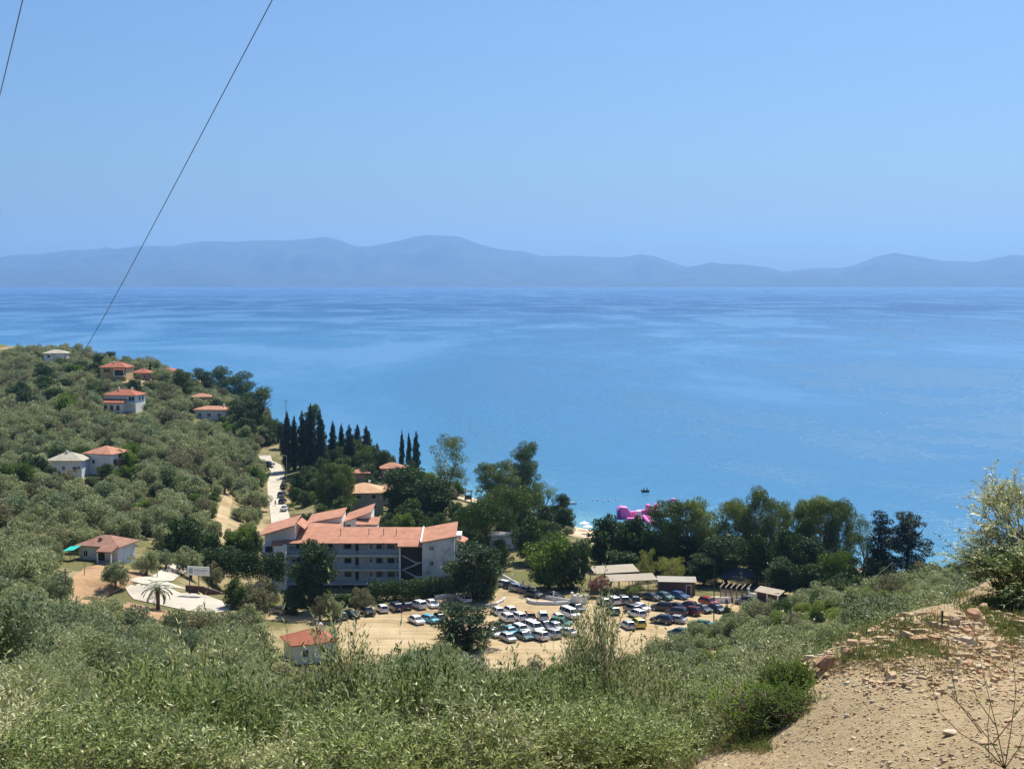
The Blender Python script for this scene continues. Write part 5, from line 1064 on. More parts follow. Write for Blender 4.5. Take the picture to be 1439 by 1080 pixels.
pole(1003, 786, 878, 'tall dark lamp pole in the right half of the lot', .1, z=3, mat=DARKM); pole(564, 857, 872, 'thin short pole in the open aisle of the lot', .05, z=3, mat=DARKM)
pole(725, 849, 866, 'thin short pole behind the middle rows', .05, z=3, mat=DARKM); pole(911, 838, 866, 'thin pole left of the dark suv in the right half', .05, z=3, mat=DARKM)
pole(1033, 876, 886, 'short dark post below the round tree', .06, z=3, mat=DARKM)
_, PB = pole(1253, 790, 836, 'wooden pole at the foot of the ragged cedars holding thin wires', .13, D=196); _, PC = pole(1111, 846, 880, 'dark pole among the shrubs right of the lot', .1, D=160); pole(1201, 790, 832, 'thin grey pole in front of the light green drooping tree', .08, D=300, mat=METAL)
def cable(name, a, b_, sag, r0, r1, label):
    a, b_ = Vector(a), Vector(b_); pts = [a.lerp(b_, t)-Vector((0, 0, sag*4*t*(1-t))) for t in np.linspace(0, 1, 40)]; tag(MB().tube([p-a for p in pts], list(np.linspace(r0, r1, 40)), 5).build(name, DARKM, None, a), label, 'cable')
cable('power_cable', P(430, -90, 55), P(110, 505, 560), 0.9, .022, .11, 'long dark power cable crossing the sky down to the ridge')
cable('power_cable', P(46, -60, 60), P(-40, 290, 200), .3, .028, .05, 'short stretch of power cable in the top left corner')
cable('power_cable', PB, P(1440, 762, 150), 1.2, .025, .02, 'upper thin wire over the sea right of the cedars'); cable('power_cable', PB-Vector((0, 0, 2.2)), P(1440, 788, 150), .4, .02, .02, 'lower thin wire over the sea right of the cedars')
cable('power_cable', PB, PC, 1.5, .025, .025, 'sagging wire between the cedar pole and the shrub pole')

# hedges
def hedge(pts, h, w_, mat, label, z=3.):
    W2 = [Vector((*wp(*p, z), 0)) for p in pts]; o0 = W2[0]; cl = []; rng = random.Random(len(pts))
    for i in range(len(W2)-1):
        a, b_ = W2[i], W2[i+1]; n_ = int((b_-a).length/.8)
        for k in range(n_):
            c = a.lerp(b_, k/n_); 
            for j in range(3): cl.append((np.array([c.x-o0.x+rng.uniform(-.3, .3), c.y-o0.y+rng.uniform(-.5, .5)*w_*.7, h*(.2+.3*j)+rng.uniform(-.15, .2)]), np.array([.9, w_*.4, h*.28])*rng.uniform(.85, 1.2)))
    o = link('hedge', crown('hedge', cl, int(len(cl)*240), .34, .18, mat, 5), None, (o0.x, o0.y, gz(o0.x, o0.y)-.1)); tag(o, label, 'hedge')
hedge([(518, 844), (548, 843), (580, 842), (612, 838), (642, 834)], 4.0, 3, M_MID, 'tall dark green hedge between the hotel and the parked cars')
hedge([(286, 838), (310, 842), (340, 845), (372, 846), (404, 848)], 5.2, 3.6, M_MID, 'long green hedge left of the hotel above the garden olives')
hedge([(405, 850), (430, 852), (520, 850)], 2.2, 2.4, M_OAK, 'low dark hedge along the foot of the hotel')

# palm
q = hit(222, 857); e = empty('palm_tree', q, 0, 'date palm with arching fronds beside the concrete pad', 'tree'); hp = 3.3
MB().tube([(0, 0, -.3), (.05, 0, hp*.5), (0, .05, hp)], [.34, .27, .36], 9).build('trunk', bark, e)
rng = np.random.default_rng(4); M_PALM = leafmat('palm_fronds', (.04, .06, .02), (.08, .12, .04), (.14, .17, .07), .25)
for k in range(30):
    a = k*2.4; el = R(75-k*3.4); Ls = 2.9; n_ = 22; pts = []; p = np.array([0, 0, hp]); an = el
    for i in range(n_): pts.append(p.copy()); an -= .075; p = p+np.array([math.cos(a)*math.cos(an), math.sin(a)*math.cos(an), math.sin(an)])*Ls/n_
    pts = np.array(pts); tn = np.gradient(pts, axis=0); sd_ = unit(np.cross(tn, [0, 0, 1])); C = []; AX = []
    for s in (-1, 1):
        ax = unit(sd_*s+unit(tn)*.7+np.array([0, 0, -.25])); ll = .62*np.sin(np.linspace(.35, 3.0, n_))[:, None]; C.append(pts+ax*ll/2); AX.append(ax)
    V, Fq = leafquads(np.concatenate(C), np.concatenate(AX), np.tile([0, 0, 1.], (2*n_, 1))+rng.normal(size=(2*n_, 3))*.2, .6, .09); link('frond', npmesh('frond', V, Fq, [M_PALM]), e)

# ------------------------------------------------------------ on the water
PINK = simple('pink_inflatable_vinyl', (.85, .17, .50), .35, var=.06, spec=.5); WV = simple('white_inflatable_vinyl', (.8, .72, .78), .35, spec=.5); PURP = simple('purple_inflatable_vinyl', (.25, .03, .30), .4)
q = Z0(905, 724); e = empty('inflatable_park', (q.x, q.y, 0), 0, 'pink and white inflatable water park floating off the beach', 'inflatable'); k = q.y/F
def ip(px, py): s_ = Z0(px, py); return s_.x-q.x, s_.y-q.y
x, y = ip(879, 727); m = MB(); m.prism([(-2.2, .0), (2.4, .0), (2.0, .7), (.3, 3.2), (-1.6, 3.4), (-2.2, 2.8)], y-1.6, y+1.6); s_ = m.build('slide', PINK, e, bevel=.22); s_.location.x = x
m = MB(); m.box((0, 0, 1.2), (1.0, 3.5, 2.6)); m.build('slide_side', PURP, e, (x-2.0, y-.2, 0), bevel=.2)
def ball(m, c, r, n_=8):
    V = []; Fq = []
    for i in range(n_+1):
        for j in range(n_*2): t, f = math.pi*i/n_, math.pi*j/n_; V.append((c[0]+r[0]*math.sin(t)*math.cos(f), c[1]+r[1]*math.sin(t)*math.sin(f), c[2]+r[2]*math.cos(t)))
    for i in range(n_):
        for j in range(n_*2): Fq.append((i*n_*2+j, (i+1)*n_*2+j, (i+1)*n_*2+(j+1) % (n_*2), i*n_*2+(j+1) % (n_*2)))
    m.add(V, Fq)
for i, (px, py, mt, w_, h_) in enumerate([(892, 726, PINK, 2.6, 1.6), (897, 728, WV, 1.6, 2.2), (902, 722, PINK, 2.2, 1.2), (910, 722, PINK, 1.2, 2.8), (916, 723, PINK, 1.2, 2.4), (922, 722, PINK, 1.2, 3.0), (889, 731, PINK, 3.4, .7), (898, 731, PINK, 3, .7)]):
    x, y = ip(px, py); m = MB(); m.box((0, 0, h_/2), (w_, 1.8, h_)); m.build('inflatable_block', mt, e, (x, y, .1), bevel=.25)
for z, x0, x1 in ((2.6, 907, 926), (1.3, 907, 926)): m = MB(); a, b_ = ip(x0, 723), ip(x1, 724); m.tube([(a[0], a[1]-.9, z+.3), ((a[0]+b_[0])/2, a[1]-1.2, z-.1), (b_[0], b_[1]-.9, z+.4)], .32, 8); m.build('inflatable_beam', PINK, e, smooth=True)
for x0, y0, x1, y1, mt in ((905, 727, 914, 739, PINK), (911, 727, 921, 738, PINK), (914, 728, 916, 736, WV)): a, b_ = ip(x0, y0), ip(x1, y1); m = MB(); m.tube([(*a, .45), ((a[0]+b_[0])/2, (a[1]+b_[1])/2, .4), (*b_, .45)], .5, 8); m.build('inflatable_walkway', mt, e, smooth=True)
q = Z0(946, 712); e = empty('inflatable_arch', (q.x, q.y, 0), 0, 'pink inflatable arch standing in the water beyond the gum trees', 'inflatable')
m = MB(); m.tube([(1.3*math.cos(t), 0, 2.2*math.sin(t)+.1) for t in np.linspace(0, math.pi, 13)], .4, 8); m.build('arch', PINK, e, smooth=True); MB().tube([(-1.6, 0, .2), (1.6, 0, .2)], .45, 8).build('float', WV, e, smooth=True)
def boat(px, py, L_, rz, label, mat, ppl=0):
    q = Z0(px, py); e = empty('boat', (q.x, q.y, 0), R(rz), label, 'boat')
    V = []; n_ = 9
    for i in range(n_):
        t = i/(n_-1); x = (t-.5)*L_; w_ = L_*.17*math.sin(math.pi*(.18+.82*(1-t)))**.6 if t < 1 else .02
        V += [(x, -w_, .5+.12*t), (x, -w_*.6, -.05), (x, w_*.6, -.05), (x, w_, .5+.12*t), (x, w_*.82, .42), (x, 0, .16), (x, -w_*.82, .42)]
    Fq = [(i*7+j, (i+1)*7+j, (i+1)*7+(j+1) % 7, i*7+(j+1) % 7) for i in range(n_-1) for j in range(7)]+[tuple(range(7)), tuple((n_-1)*7+j for j in range(7))]
    MB().add(V, Fq).build('hull', mat, e); MB().box((-.1*L_, 0, .42), (.3, L_*.22, .06)).build('seat', WOOD, e); MB().box((-.5*L_, 0, .55), (.25, .3, .5)).build('motor', DARKM, e); return q
boat(803, 708, 3.4, 10, 'small white boat moored just off the beach by the leaning pine', WHITE)
q = boat(907, 691, 2.6, 0, 'little dark boat with people far off the inflatable park', DARKM)
SKIN = simple('sun_tanned_skin', (.42, .24, .16), .6); SHIRT = simple('dark_shirt', (.05, .06, .09), .9); SHIRT2 = simple('pale_shirt', (.5, .5, .48), .9); HAIR = simple('dark_hair', (.03, .02, .015), .8)
def person(loc, label, shirt, rz=0, sit=False, group=None):
    e = empty('person', loc, rz, label, 'person', group); z0 = -.42 if sit else 0
    vts = [(0, 0, .92), (0, 0, 1.15), (0, 0, 1.40), (0, 0, 1.52), (0, 0, 1.62), (0, .01, 1.74), (-.19, 0, 1.40), (-.25, .02, 1.12), (-.24, .12, .88), (.19, 0, 1.40), (.25, -.03, 1.12), (.25, .03, .86), (-.1, 0, .88), (-.12, .06, .48), (-.12, -.02, .08), (-.12, .12, .03), (.1, 0, .88), (.12, -.06, .48), (.12, -.1, .08), (.12, .04, .03)]
    if sit: vts[13:16] = [(-.12, .42, .86), (-.12, .45, .45), (-.12, .58, .42)]; vts[17:20] = [(.12, .42, .86), (.12, .45, .45), (.12, .58, .42)]
    ed = [(0, 1), (1, 2), (2, 3), (3, 4), (4, 5), (2, 6), (6, 7), (7, 8), (2, 9), (9, 10), (10, 11), (0, 12), (12, 13), (13, 14), (14, 15), (0, 16), (16, 17), (17, 18), (18, 19)]
    rd = [.15, .14, .16, .06, .09, .09, .065, .05, .035, .065, .05, .035, .1, .065, .045, .04, .1, .065, .045, .04]
    me = bpy.data.meshes.new('body'); me.from_pydata([(a, b_, c+z0) for a, b_, c in vts], ed, []); o = link('body', me, e); me.materials.append(SKIN)
    md = o.modifiers.new('skin', 'SKIN'); md.use_smooth_shade = True; o.modifiers.new('sub', 'SUBSURF').levels = 1
    for i, r_ in enumerate(rd): me.skin_vertices[0].data[i].radius = (r_, r_*.8 if i < 3 else r_)
    me.skin_vertices[0].data[0].use_root = True
    m = MB(); m.tube([(0, 0, .9+z0), (0, 0, 1.15+z0), (0, 0, 1.42+z0), (0, 0, 1.5+z0)], [.19, .175, .2, .1], 10); [m.tube([(s*.12, 0, 1.42+z0), (s*.24, 0, 1.2+z0)], [.09, .075], 8) for s in (-1, 1)]; m.build('shirt', shirt, e, smooth=True)
    if not sit: m = MB(); m.tube([(0, 0, .98+z0), (0, 0, .84+z0)], [.175, .18], 10); [m.tube([(s*.1, 0, .88+z0), (s*.12, .05*-s, .5+z0)], [.12, .085], 8) for s in (-1, 1)]; m.build('shorts', SHIRT, e, smooth=True)
    m = MB(); ball(m, (0, -.015, 1.73+z0), (.1, .105, .1), 6); m.build('hair', HAIR, e, smooth=True); return e
person((q.x-.5, q.y, .2), 'person in dark clothes sitting at the left end of the little dark boat', SHIRT, 1.2, True); person((q.x+.5, q.y, .2), 'person sitting at the right end of the little dark boat', SHIRT, -1.5, True)
for px, py, lb, sh in ((387, 711, 'person walking down the middle of the coast road', SHIRT2), (1021, 853, 'person standing in front of the pale gate wall', SHIRT), (527, 866, 'person standing at the front of the shaded black car', SHIRT2), (1029, 851, 'person beside the pergola posts', SHIRT)):
    s_ = hit(px, py); person((s_.x, s_.y, s_.z+.1), lb, sh, rg_.uniform(0, 6))
for i, (px, py) in enumerate([(833, 703), (840, 702), (848, 704), (856, 703), (866, 702), (818, 706)]):
    s_ = Z0(px, py); e = MB(); ball(e, (0, 0, .12), (.28, .28, .26), 6); o = e.build('buoy', WV, None, (s_.x, s_.y, 0), smooth=True); tag(o, 'small white buoy in the swimming line left of the inflatable park', 'buoy', 'swimming line buoys')
# ------------------------------------------------------------ foreground
M_FGO = leafmat('near_olive_leaves', (.075, .11, .015), (.27, .29, .07), (.72, .70, .36), .28, scale=1.2, back=(.44, .47, .26), rough=.42, gloss=.35, isl=.75)  # pale top tone and wide leaf contrast paint in sunlit sparkle
M_FGO2 = leafmat('near_olive_leaves_green', (.045, .09, .012), (.12, .17, .028), (.42, .46, .14), .3, scale=1.2, back=(.33, .40, .16), rough=.42, gloss=.3, isl=.75)  # greener and darker, same painted sparkle from leaf to leaf
M_BUSH = leafmat('small_green_leaves', (.06, .12, .015), (.15, .26, .03), (.26, .38, .06), .5, scale=4)
TWIG = simple('twig_bark', (.20, .16, .11), .9, var=.3, scale=8)
def shoots(name, R_, H_, ns, seed, mat, pairs=10, Ls=.34, LL=.074, LW=.0185, tall=60, zc=.56, cl=25):
    rng = np.random.default_rng(seed); clp = clumps_ell((0, 0, H_*zc), (R_*.78, R_*.78, H_*(1-zc)*.78), cl, (R_*.22, R_*.38), seed, bottom=-.7, fill=False)
    c, d = crown_pts(clp, ns, rng, .55); up = np.array([0, 0, 1.]); cen = np.array([0, 0, H_*.45])
    dr = unit(unit(c-cen)*.7+up*.42+rng.normal(size=c.shape)*.6); ln = rng.uniform(.6, 1.3, ns)*Ls
    top = np.argsort(-(c[:, 2]+rng.normal(size=ns)*.15))[:tall]; ln[top] *= rng.uniform(1.0, 1.6, tall); dr[top] = unit(dr[top]+up*.5)
    bend = unit(rng.normal(size=c.shape)+np.array([0, 0, -.3])); t = np.linspace(.12, 1, pairs); C = []; AX = []; NR = []; LEN = []; WID = []
    per = unit(np.cross(dr, rng.normal(size=c.shape))); per2 = np.cross(dr, per)
    for i, ti in enumerate(t):
        p = c+dr*(ln*ti)[:, None]+bend*(ln*.38*ti*ti)[:, None]; dd_ = unit(dr+bend*.76*ti)
        side = per if i % 2 else per2
        for s in (-1, 1):
            ax = unit(dd_*.85+side*s*.8+rng.normal(size=c.shape)*.18); L_ = LL*rng.uniform(.7, 1.2, ns)*(1-.35*abs(ti-.5)); C.append(p+ax*(L_/2)[:, None]); AX.append(ax); NR.append(dd_*.3+up*.5+rng.normal(size=c.shape)*.5); LEN.append(L_); WID.append(np.full(ns, LW)*rng.uniform(.8, 1.2, ns))
    V, Fq = leafquads(np.concatenate(C), np.concatenate(AX), np.concatenate(NR), np.concatenate(LEN), np.concatenate(WID), .12)
    # stems as slim three sided tubes
    SV = []; SF = []; r0 = .0022; k = 0
    p0 = c-dr*.12; p1 = c+dr*(ln*.5)[:, None]+bend*(ln*.095)[:, None]; p2 = c+dr*ln[:, None]+bend*(ln*.38)[:, None]
    rings = []
    for p, r_ in ((p0, r0*1.5), (p1, r0), (p2, r0*.5)):
        rings.append(np.stack([p+per*r_, p-per*r_*.5+per2*r_*.87, p-per*r_*.5-per2*r_*.87], 1))
    S = np.stack(rings, 1).reshape(-1, 3); b = np.arange(ns)[:, None, None]*9; Q = []
    for a in range(2):
        for j in range(3): Q.append([a*3+j, a*3+(j+1) % 3, (a+1)*3+(j+1) % 3, (a+1)*3+j])
    SF = (b+np.array(Q)[None]).reshape(-1, 4)
    m = MB(); rr2 = random.Random(seed)
    for q in range(3): m.tube([(rr2.uniform(-.1, .1)*R_, rr2.uniform(-.1, .1)*R_, -.5), (rr2.uniform(-.3, .3)*R_, rr2.uniform(-.3, .3)*R_, H_*.25), (rr2.uniform(-.5, .5)*R_, rr2.uniform(-.5, .5)*R_, H_*.6)], [.07*R_, .045*R_, .02*R_], 6, cap=False)
    for cc, rd in clp: m.tube([(0, 0, H_*.15), (cc[0]*.5, cc[1]*.5, (cc[2]+H_*.15)*.5), tuple(cc)], [.03*R_, .02*R_, .007*R_], 5, cap=False)
    mv = np.array([tuple(v) for v in m.v]); mf = np.array(m.f)
    return npmesh(name, V, Fq, [mat]), npmesh('branches', np.concatenate([S, mv]), np.concatenate([SF, mf+len(S)]), [TWIG], smooth=True)
FG = [shoots('crown', 1.6, 3.4, 3600, s, m) for s, m in ((1, M_FGO), (2, M_FGO2), (3, M_FGO))]
def fg(px, top, D, R_, var, label, base_drop=None):
    q = P(px, top, D); zg = gz(q.x, q.y); H_ = q.z-zg; e = empty('olive_tree', (q.x, q.y, zg), rg_.uniform(0, 6.28), label, 'tree', 'near olive trees below the viewpoint')
    link('crown', FG[var][0], e); link('branches', FG[var][1], e); e.scale = (R_/1.6, R_/1.6, max(.5, H_/3.62)); return e
for a in [(40, 932, 11, 1.7, 0, 'bright olive filling the lower left corner of the picture'), (205, 898, 13, 1.6, 1, 'bushy olive second from the left edge in the front row'), (375, 862, 15, 1.75, 0, 'near olive reaching up in front of the red roofed near house'),
          (300, 905, 12.5, 1.4, 1, 'olive between the second and the highest left olive of the front row'), (480, 893, 14, 1.5, 2, 'near olive just right of the red roofed near house'), (575, 872, 14.5, 1.5, 1, 'near olive with upright tip rising over the open lot aisle'),
          (690, 892, 14, 1.5, 0, 'near olive below the spreading parking lot tree'), (775, 900, 13, 1.3, 1, 'near olive left of the tall narrow one'), (838, 846, 14.5, 1.0, 2, 'tall narrow near olive overlapping the right rows of cars'),
          (905, 912, 16, 1.4, 0, 'near olive right of the tall narrow one'), (990, 938, 17, 1.5, 1, 'soft green olive at the right end of the front row'), (130, 985, 9, 1.3, 1, 'olive low in the left of the foreground'), (330, 985, 9.5, 1.4, 0, 'olive low in the foreground between the left and the centre'),
          (520, 985, 9.5, 1.4, 1, 'olive low in the centre of the foreground'), (690, 990, 10, 1.3, 2, 'olive low right of the centre of the foreground'), (825, 975, 10.5, 1.1, 1, 'olive above the dry weeds at the bottom'), (-60, 1000, 9, 1.3, 2, 'olive cut by the left edge of the picture'),
          (1075, 915, 21, 1.2, 0, 'olive behind the low green bush'), (910, 962, 12.5, 1.0, 1, 'small dark green olive left of the low green bush')]: fg(*a)
# young olive on the edge of the track
yo = shoots('crown', .48, 1.5, 330, 12, M_FGO, pairs=12, Ls=.26, LL=.062, LW=.0135, tall=70, zc=.58, cl=16)
q = P(1446, 662, 10.5); zg = gz(q.x, q.y); e = empty('young_olive', (q.x, q.y, zg), .6, 'slender young olive with silvery leaves against the sea at the right edge', 'tree'); link('crown', yo[0], e); link('branches', yo[1], e); sz = (q.z-zg)/1.62; e.scale = (.9, .9, sz)
yo2 = shoots('crown', .40, .95, 300, 13, M_FGO2, pairs=11, Ls=.2, LL=.05, LW=.012, tall=20, cl=16)
for px, b_, D, s_, lb in ((1416, 775, 10.2, .85, 'darker leafy shoots at the left foot of the young olive'), (1440, 760, 10.0, 1.1, 'dense lower shoots at the right edge under the young olive')):
    q = P(px, b_, D); zg = gz(q.x, q.y); e = empty('olive_sapling', (q.x, q.y, zg), 1, lb, 'sapling'); link('crown', yo2[0], e); link('branches', yo2[1], e); e.scale = (s_, s_, max(.4, (q.z-zg)/1.0))
sp = [shoots('crown', .5, .8, 420, 20+i, m, pairs=9, Ls=.2, LL=.045, LW=.011, tall=40, cl=18) for i, m in enumerate((M_FGO, M_FGO2))]
for i, (px, t_, D, s_) in enumerate([(1340, 838, 14.5, 1.1), (1290, 856, 14, 1.1), (1245, 862, 13.5, 1.2), (1205, 882, 13, 1.2), (1165, 893, 12.5, 1.2), (1125, 905, 12.2, 1.2), (1185, 870, 17, 1.6), (1260, 842, 18, 1.6), (1090, 930, 11.5, 1.1), (1120, 880, 18, 1.7), (1330, 830, 19, 1.7), (1050, 940, 13, 1.4), (1385, 815, 17, 1.6)]):
    q = P(px, t_, D); zg = gz(q.x, q.y); e = empty('olive_sapling', (q.x, q.y, zg), i*1.3, 'silvery green olive sapling growing along the outer edge of the dirt track', 'sapling', 'saplings along the edge of the track'); H_ = q.z-zg; big = H_ > 1.3; ms3 = FG[i % 3] if big else sp[i % 2]; link('crown', ms3[0], e); link('branches', ms3[1], e); k_ = H_/3.75 if big else max(.5, H_/.9); e.scale = (k_ if big else s_, k_ if big else s_, k_)
rng = np.random.default_rng(31)
def bushmesh(nm, W_, H_, n_, L_, seed): return crown(nm, clumps_ell((0, 0, H_*.42), (W_*.42, W_*.36, H_*.46), 30, (W_*.09, W_*.16), seed, bottom=-.5), n_, L_, L_*.5, M_BUSH, seed, up=.5)
bs_ = shoots('crown', .36, .36, 900, 41, M_BUSH, pairs=9, Ls=.085, LL=.017, LW=.0095, tall=60, zc=.40, cl=26)
for px, py, s_, sz_, lb in ((1078, 1008, 1.0, 1.0, 'dense low bright green bush on the verge of the dirt track'), (1112, 1005, .72, .8, 'lower green bush joined to the right of the dense low one'), (1040, 1000, .6, .8, 'small green bush behind the left of the dense low one'), (1108, 975, .6, 1.0, 'upright green tuft behind the dense low bush')):
    q = hit(px, py); e = empty('low_bush', (q.x, q.y, q.z-.04), px, lb, 'bush', 'green bushes on the verge'); link('crown', bs_[0], e); link('branches', bs_[1], e); e.scale = (s_*.8, s_*.8, sz_*.62)
# dry weeds and grass on the verge
def weeds(name, regs, label, mat, seed):
    rng = np.random.default_rng(seed); C = []; A_ = []; Ls_ = []; Wd_ = []
    for x0, x1, y0, y1, n_, L_, w_, spr in regs:
        for i in range(n_):
            x, y = rng.uniform(x0, x1), rng.uniform(y0, y1); h = hit(x, y)
            if h.y > 22 or noise.noise(Vector((h.x*1.7, h.y*1.7, seed))) < -.12: continue
            k = rng.integers(6, 15); ax = unit(rng.normal(size=(k, 3))*.55+np.array([0, 0, .8])); ll = L_*rng.uniform(.4, 1.3, k)
            C.append(np.array(h)[None]+rng.normal(size=(k, 3))*np.array([spr, spr, 0])+ax*ll[:, None]/2); A_.append(ax); Ls_.append(ll); Wd_.append(np.full(k, w_))
    C = np.concatenate(C); V, Fq = leafquads(C, np.concatenate(A_), rng.normal(size=C.shape), np.concatenate(Ls_), np.concatenate(Wd_)); tag(link(name, npmesh(name, V, Fq, [mat])), label, kind='stuff')
M_DRY = leafmat('dry_grass_blades', (.16, .12, .05), (.30, .24, .11), (.46, .38, .2), .3, scale=3); M_WEED = leafmat('green_weeds', (.07, .10, .025), (.14, .17, .045), (.24, .26, .09), .35, scale=3)
weeds('dry_grass', [(830, 985, 985, 1085, 1300, .05, .0035, .02), (960, 1075, 985, 1062, 900, .045, .0035, .02), (1120, 1439, 835, 950, 800, .055, .003, .03)], 'dry straw coloured grass on the stony verge', M_DRY, 5)
weeds('weeds', [(830, 975, 990, 1085, 1500, .035, .006, .02), (955, 1085, 985, 1056, 1300, .032, .006, .02), (1180, 1330, 870, 930, 420, .06, .006, .03), (1340, 1439, 835, 905, 700, .06, .006, .03)], 'low green weeds creeping over the verge', M_WEED, 6)
# gravel and stones
M_ROCK = simple('pale_sandstone', (.47, .35, .21), .9, var=.22, scale=9, bump=.8, dirt=(.30, .20, .12), spec=.2); M_ROCKO = simple('rusty_orange_stone', (.40, .24, .14), .9, var=.2, scale=14, bump=.8, spec=.2); M_ROCKW = simple('white_quartz_stone', (.50, .42, .30), .85, var=.12, scale=14, bump=.6, spec=.2)
def gravel():
    rng = np.random.default_rng(9); B = np.array([(-1, -1, -1), (1, -1, -1), (1, 1, -1), (-1, 1, -1), (-1, -1, 1), (1, -1, 1), (1, 1, 1), (-1, 1, 1)], float)*.5; Fb = np.array([(3, 2, 1, 0), (4, 5, 6, 7), (0, 1, 5, 4), (1, 2, 6, 5), (2, 3, 7, 6), (3, 0, 4, 7)]); V = []; Fq = []; mi = []
    k = 0
    while k < 9000:
        px, py = rng.uniform(900, 1445), rng.uniform(862, 1085)
        h = hit(px, py)
        if h.y > 16: k += 1; continue
        edge = np.clip((1000-py)/100, 0, 1); s = rng.lognormal(-5.3, .5)*(1+4*edge**1.6); s = min(s, .09)
        dims = np.array([s*rng.uniform(.8, 1.8), s*rng.uniform(.6, 1.2), s*rng.uniform(.3, .7)]); b = (B+rng.normal(size=B.shape)*.13)*dims; b[4:, :2] *= .7; a = rng.uniform(0, 6.28); c_, s_ = math.cos(a), math.sin(a)
        R3 = np.array([[c_, -s_, 0], [s_, c_, 0], [0, 0, 1]]); b = b@R3.T+np.array(h)+np.array([0, 0, dims[2]*.25]); Fq.append(Fb+len(V)*8); V.append(b); mi += [int(rng.choice([0, 0, 0, 0, 1, 2]))]*6; k += 1
    return npmesh('gravel', np.concatenate(V), np.concatenate(Fq), [M_ROCK, M_ROCKO, M_ROCKW], mi)
tag(link('gravel', gravel()), 'loose gravel and stone chips over the dirt track', kind='stuff')
def rock(px, py, wpx, hpx, mat, label, seed, rz=0, flat=.6):
    h = hit(px, py+hpx*.4); s = F/h.y; w_, hh = wpx/s, hpx/s; bm = bmesh.new(); bmesh.ops.create_icosphere(bm, subdivisions=2, radius=.5); rr3 = random.Random(seed)
    planes = [(Vector((rr3.gauss(0, 1), rr3.gauss(0, 1), rr3.gauss(0, .8))).normalized(), rr3.uniform(.26, .42)) for _ in range(9)]
    for v in bm.verts:
        for nrm, d_ in planes:
            t = v.co.dot(nrm)-d_
            if t > 0: v.co -= nrm*t
        v.co = Vector((v.co.x*w_*1.2, v.co.y*w_*.85, v.co.z*hh*1.35))
    me = bpy.data.meshes.new('rock'); bm.to_mesh(me); bm.free(); me.materials.append(mat); o = link('rock', me, None, (h.x, h.y, h.z+hh*.3)); o.rotation_euler = (.1, .1, rz); tag(o, label, 'rock')
for i, a in enumerate([(1162, 930, 34, 20, M_ROCKO, 'big rusty orange rock with flat face at the top of the verge'), (1190, 918, 26, 18, M_ROCKO, 'rusty rock leaning right of the big orange one'), (1186, 912, 14, 10, M_ROCK, 'small pale rock on top of the rusty pair'), (1203, 920, 8, 6, M_ROCKW, 'white pebble right of the rusty pair'),
    (1341, 870, 26, 16, M_ROCK, 'rounded pale stone beside the short steel post'), (1370, 862, 30, 20, M_ROCKO, 'orange stone on the crest right of the steel post'), (1382, 852, 18, 11, M_ROCK, 'pale stone on top of the orange crest stone'), (1372, 884, 20, 9, M_ROCK, 'slanting pale slab below the orange crest stone'), (1360, 878, 12, 8, M_ROCK, 'small stone between the rounded and orange crest stones'),
    (1357, 907, 13, 9, M_ROCKW, 'bright white stone on the slope below the crest'), (1338, 931, 9, 9, M_ROCKW, 'left of three white stones in a row'), (1346, 929, 9, 10, M_ROCKW, 'middle of three white stones in a row'), (1353, 921, 11, 8, M_ROCKW, 'right of three white stones in a row'),
    (1275, 960, 18, 7, M_ROCK, 'flat pale stone on the inner side of the verge'), (1253, 958, 15, 6, M_ROCK, 'flat stone left of the flat pale one'), (1262, 905, 18, 6, M_ROCK, 'flat slab under the grass on the crest'), (1298, 893, 26, 5, M_ROCK, 'long thin slab lying on the crest'), (1190, 1004, 9, 5, M_ROCKW, 'small white stone near the low bush'),
    (1335, 1028, 30, 9, M_ROCKW, 'pale elongated stone lying alone on the track'), (1044, 984, 26, 14, M_ROCKW, 'pale rounded rock above the low green bush'), (985, 1030, 22, 14, M_ROCKO, 'reddish rock in the weeds left of the low bush'), (990, 1045, 26, 7, M_ROCK, 'flat pale rock below the reddish one'), (1436, 845, 30, 14, M_ROCK, 'pale rock on the crest at the right edge'),
    (1405, 852, 16, 8, M_ROCK, 'small pale rock left of the one at the right edge'), (1390, 875, 12, 7, M_ROCK, 'pale stone right of the slanting slab'), (1300, 1065, 16, 5, M_ROCK, 'flat stone low on the track'), (1418, 1010, 22, 5, M_ROCK, 'flat embedded stone at the right of the track'), (1385, 1040, 26, 6, M_ROCK, 'broad flat embedded stone near the bottom right')]):
    rock(*a, seed=i, rz=i*1.1)
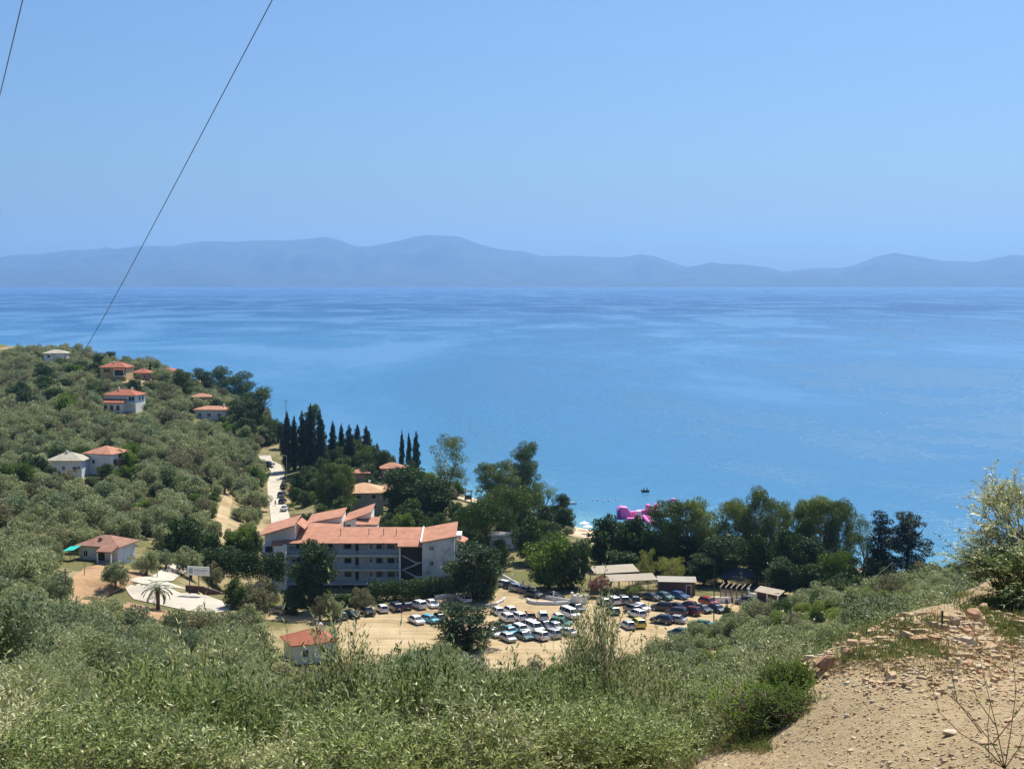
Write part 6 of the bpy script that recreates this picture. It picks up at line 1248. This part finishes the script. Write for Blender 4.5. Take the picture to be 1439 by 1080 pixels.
h = hit(1324, 882); tag(MB().tube([(0, 0, -.05), (0, 0, .105)], .006, 6).build('post', DARKM, None, h), 'short dark steel post standing on the verge', 'post')
a, b_ = P(1292, 859, h.y+.6), h+Vector((0, 0, .02)); tag(MB().tube([a-h, (a-h).lerp(b_-h, .5)+Vector((0, 0, .004)), b_-h], [.004, .006, .005], 6).build('stick', simple('bleached_wood', (.5, .42, .3), .9), None, h), 'bleached thin stick leaning against the steel post', 'stick')
# thin twiggy weed at the bottom right, close to the viewer
e0 = hit(1412, 1079); e = empty('twiggy_weed', e0, 0, 'wiry dead weed with thin crossing stems at the bottom right', 'plant'); M_TW = simple('dry_brown_stem', (.16, .11, .07), .9)
def stem(pts, D0, D1, nm='stem'):
    W3 = [P(px, py, D0+(D1-D0)*i/(len(pts)-1))-e0 for i, (px, py) in enumerate(pts)]; MB().tube(W3, list(np.linspace(.0022, .0009, len(W3))), 5).build(nm, M_TW, e, smooth=True); return W3
rr4 = random.Random(3)
yb = e0.y
for pts in ([(1412, 1079), (1395, 1045), (1360, 1000), (1310, 955), (1270, 930)], [(1412, 1079), (1400, 1020), (1385, 960), (1372, 900)], [(1412, 1079), (1420, 1030), (1428, 970), (1420, 900)], [(1412, 1079), (1385, 1050), (1350, 1030), (1320, 1000), (1310, 965)], [(1412, 1079), (1432, 1050), (1450, 1000)], [(1380, 1030), (1345, 985), (1335, 930), (1325, 905)], [(1395, 1045), (1430, 1000), (1455, 960)], [(1400, 1020), (1375, 985), (1358, 940)], [(1412, 1079), (1390, 1066), (1388, 1020), (1392, 985)]):
    W3 = stem(pts, yb, yb-.12)
    C = []; AX = []
    for w3 in W3[1:]:
        for k in range(3): ax = Vector((rr4.gauss(0, 1), rr4.gauss(0, 1), rr4.gauss(0, 1))).normalized(); C.append(np.array(w3+ax*.01)); AX.append(np.array(ax))
    V, Fq = leafquads(np.array(C), np.array(AX), np.random.default_rng(1).normal(size=(len(C), 3)), .022, .007); link('leaves', npmesh('leaves', V, Fq, [M_WEED]), e)
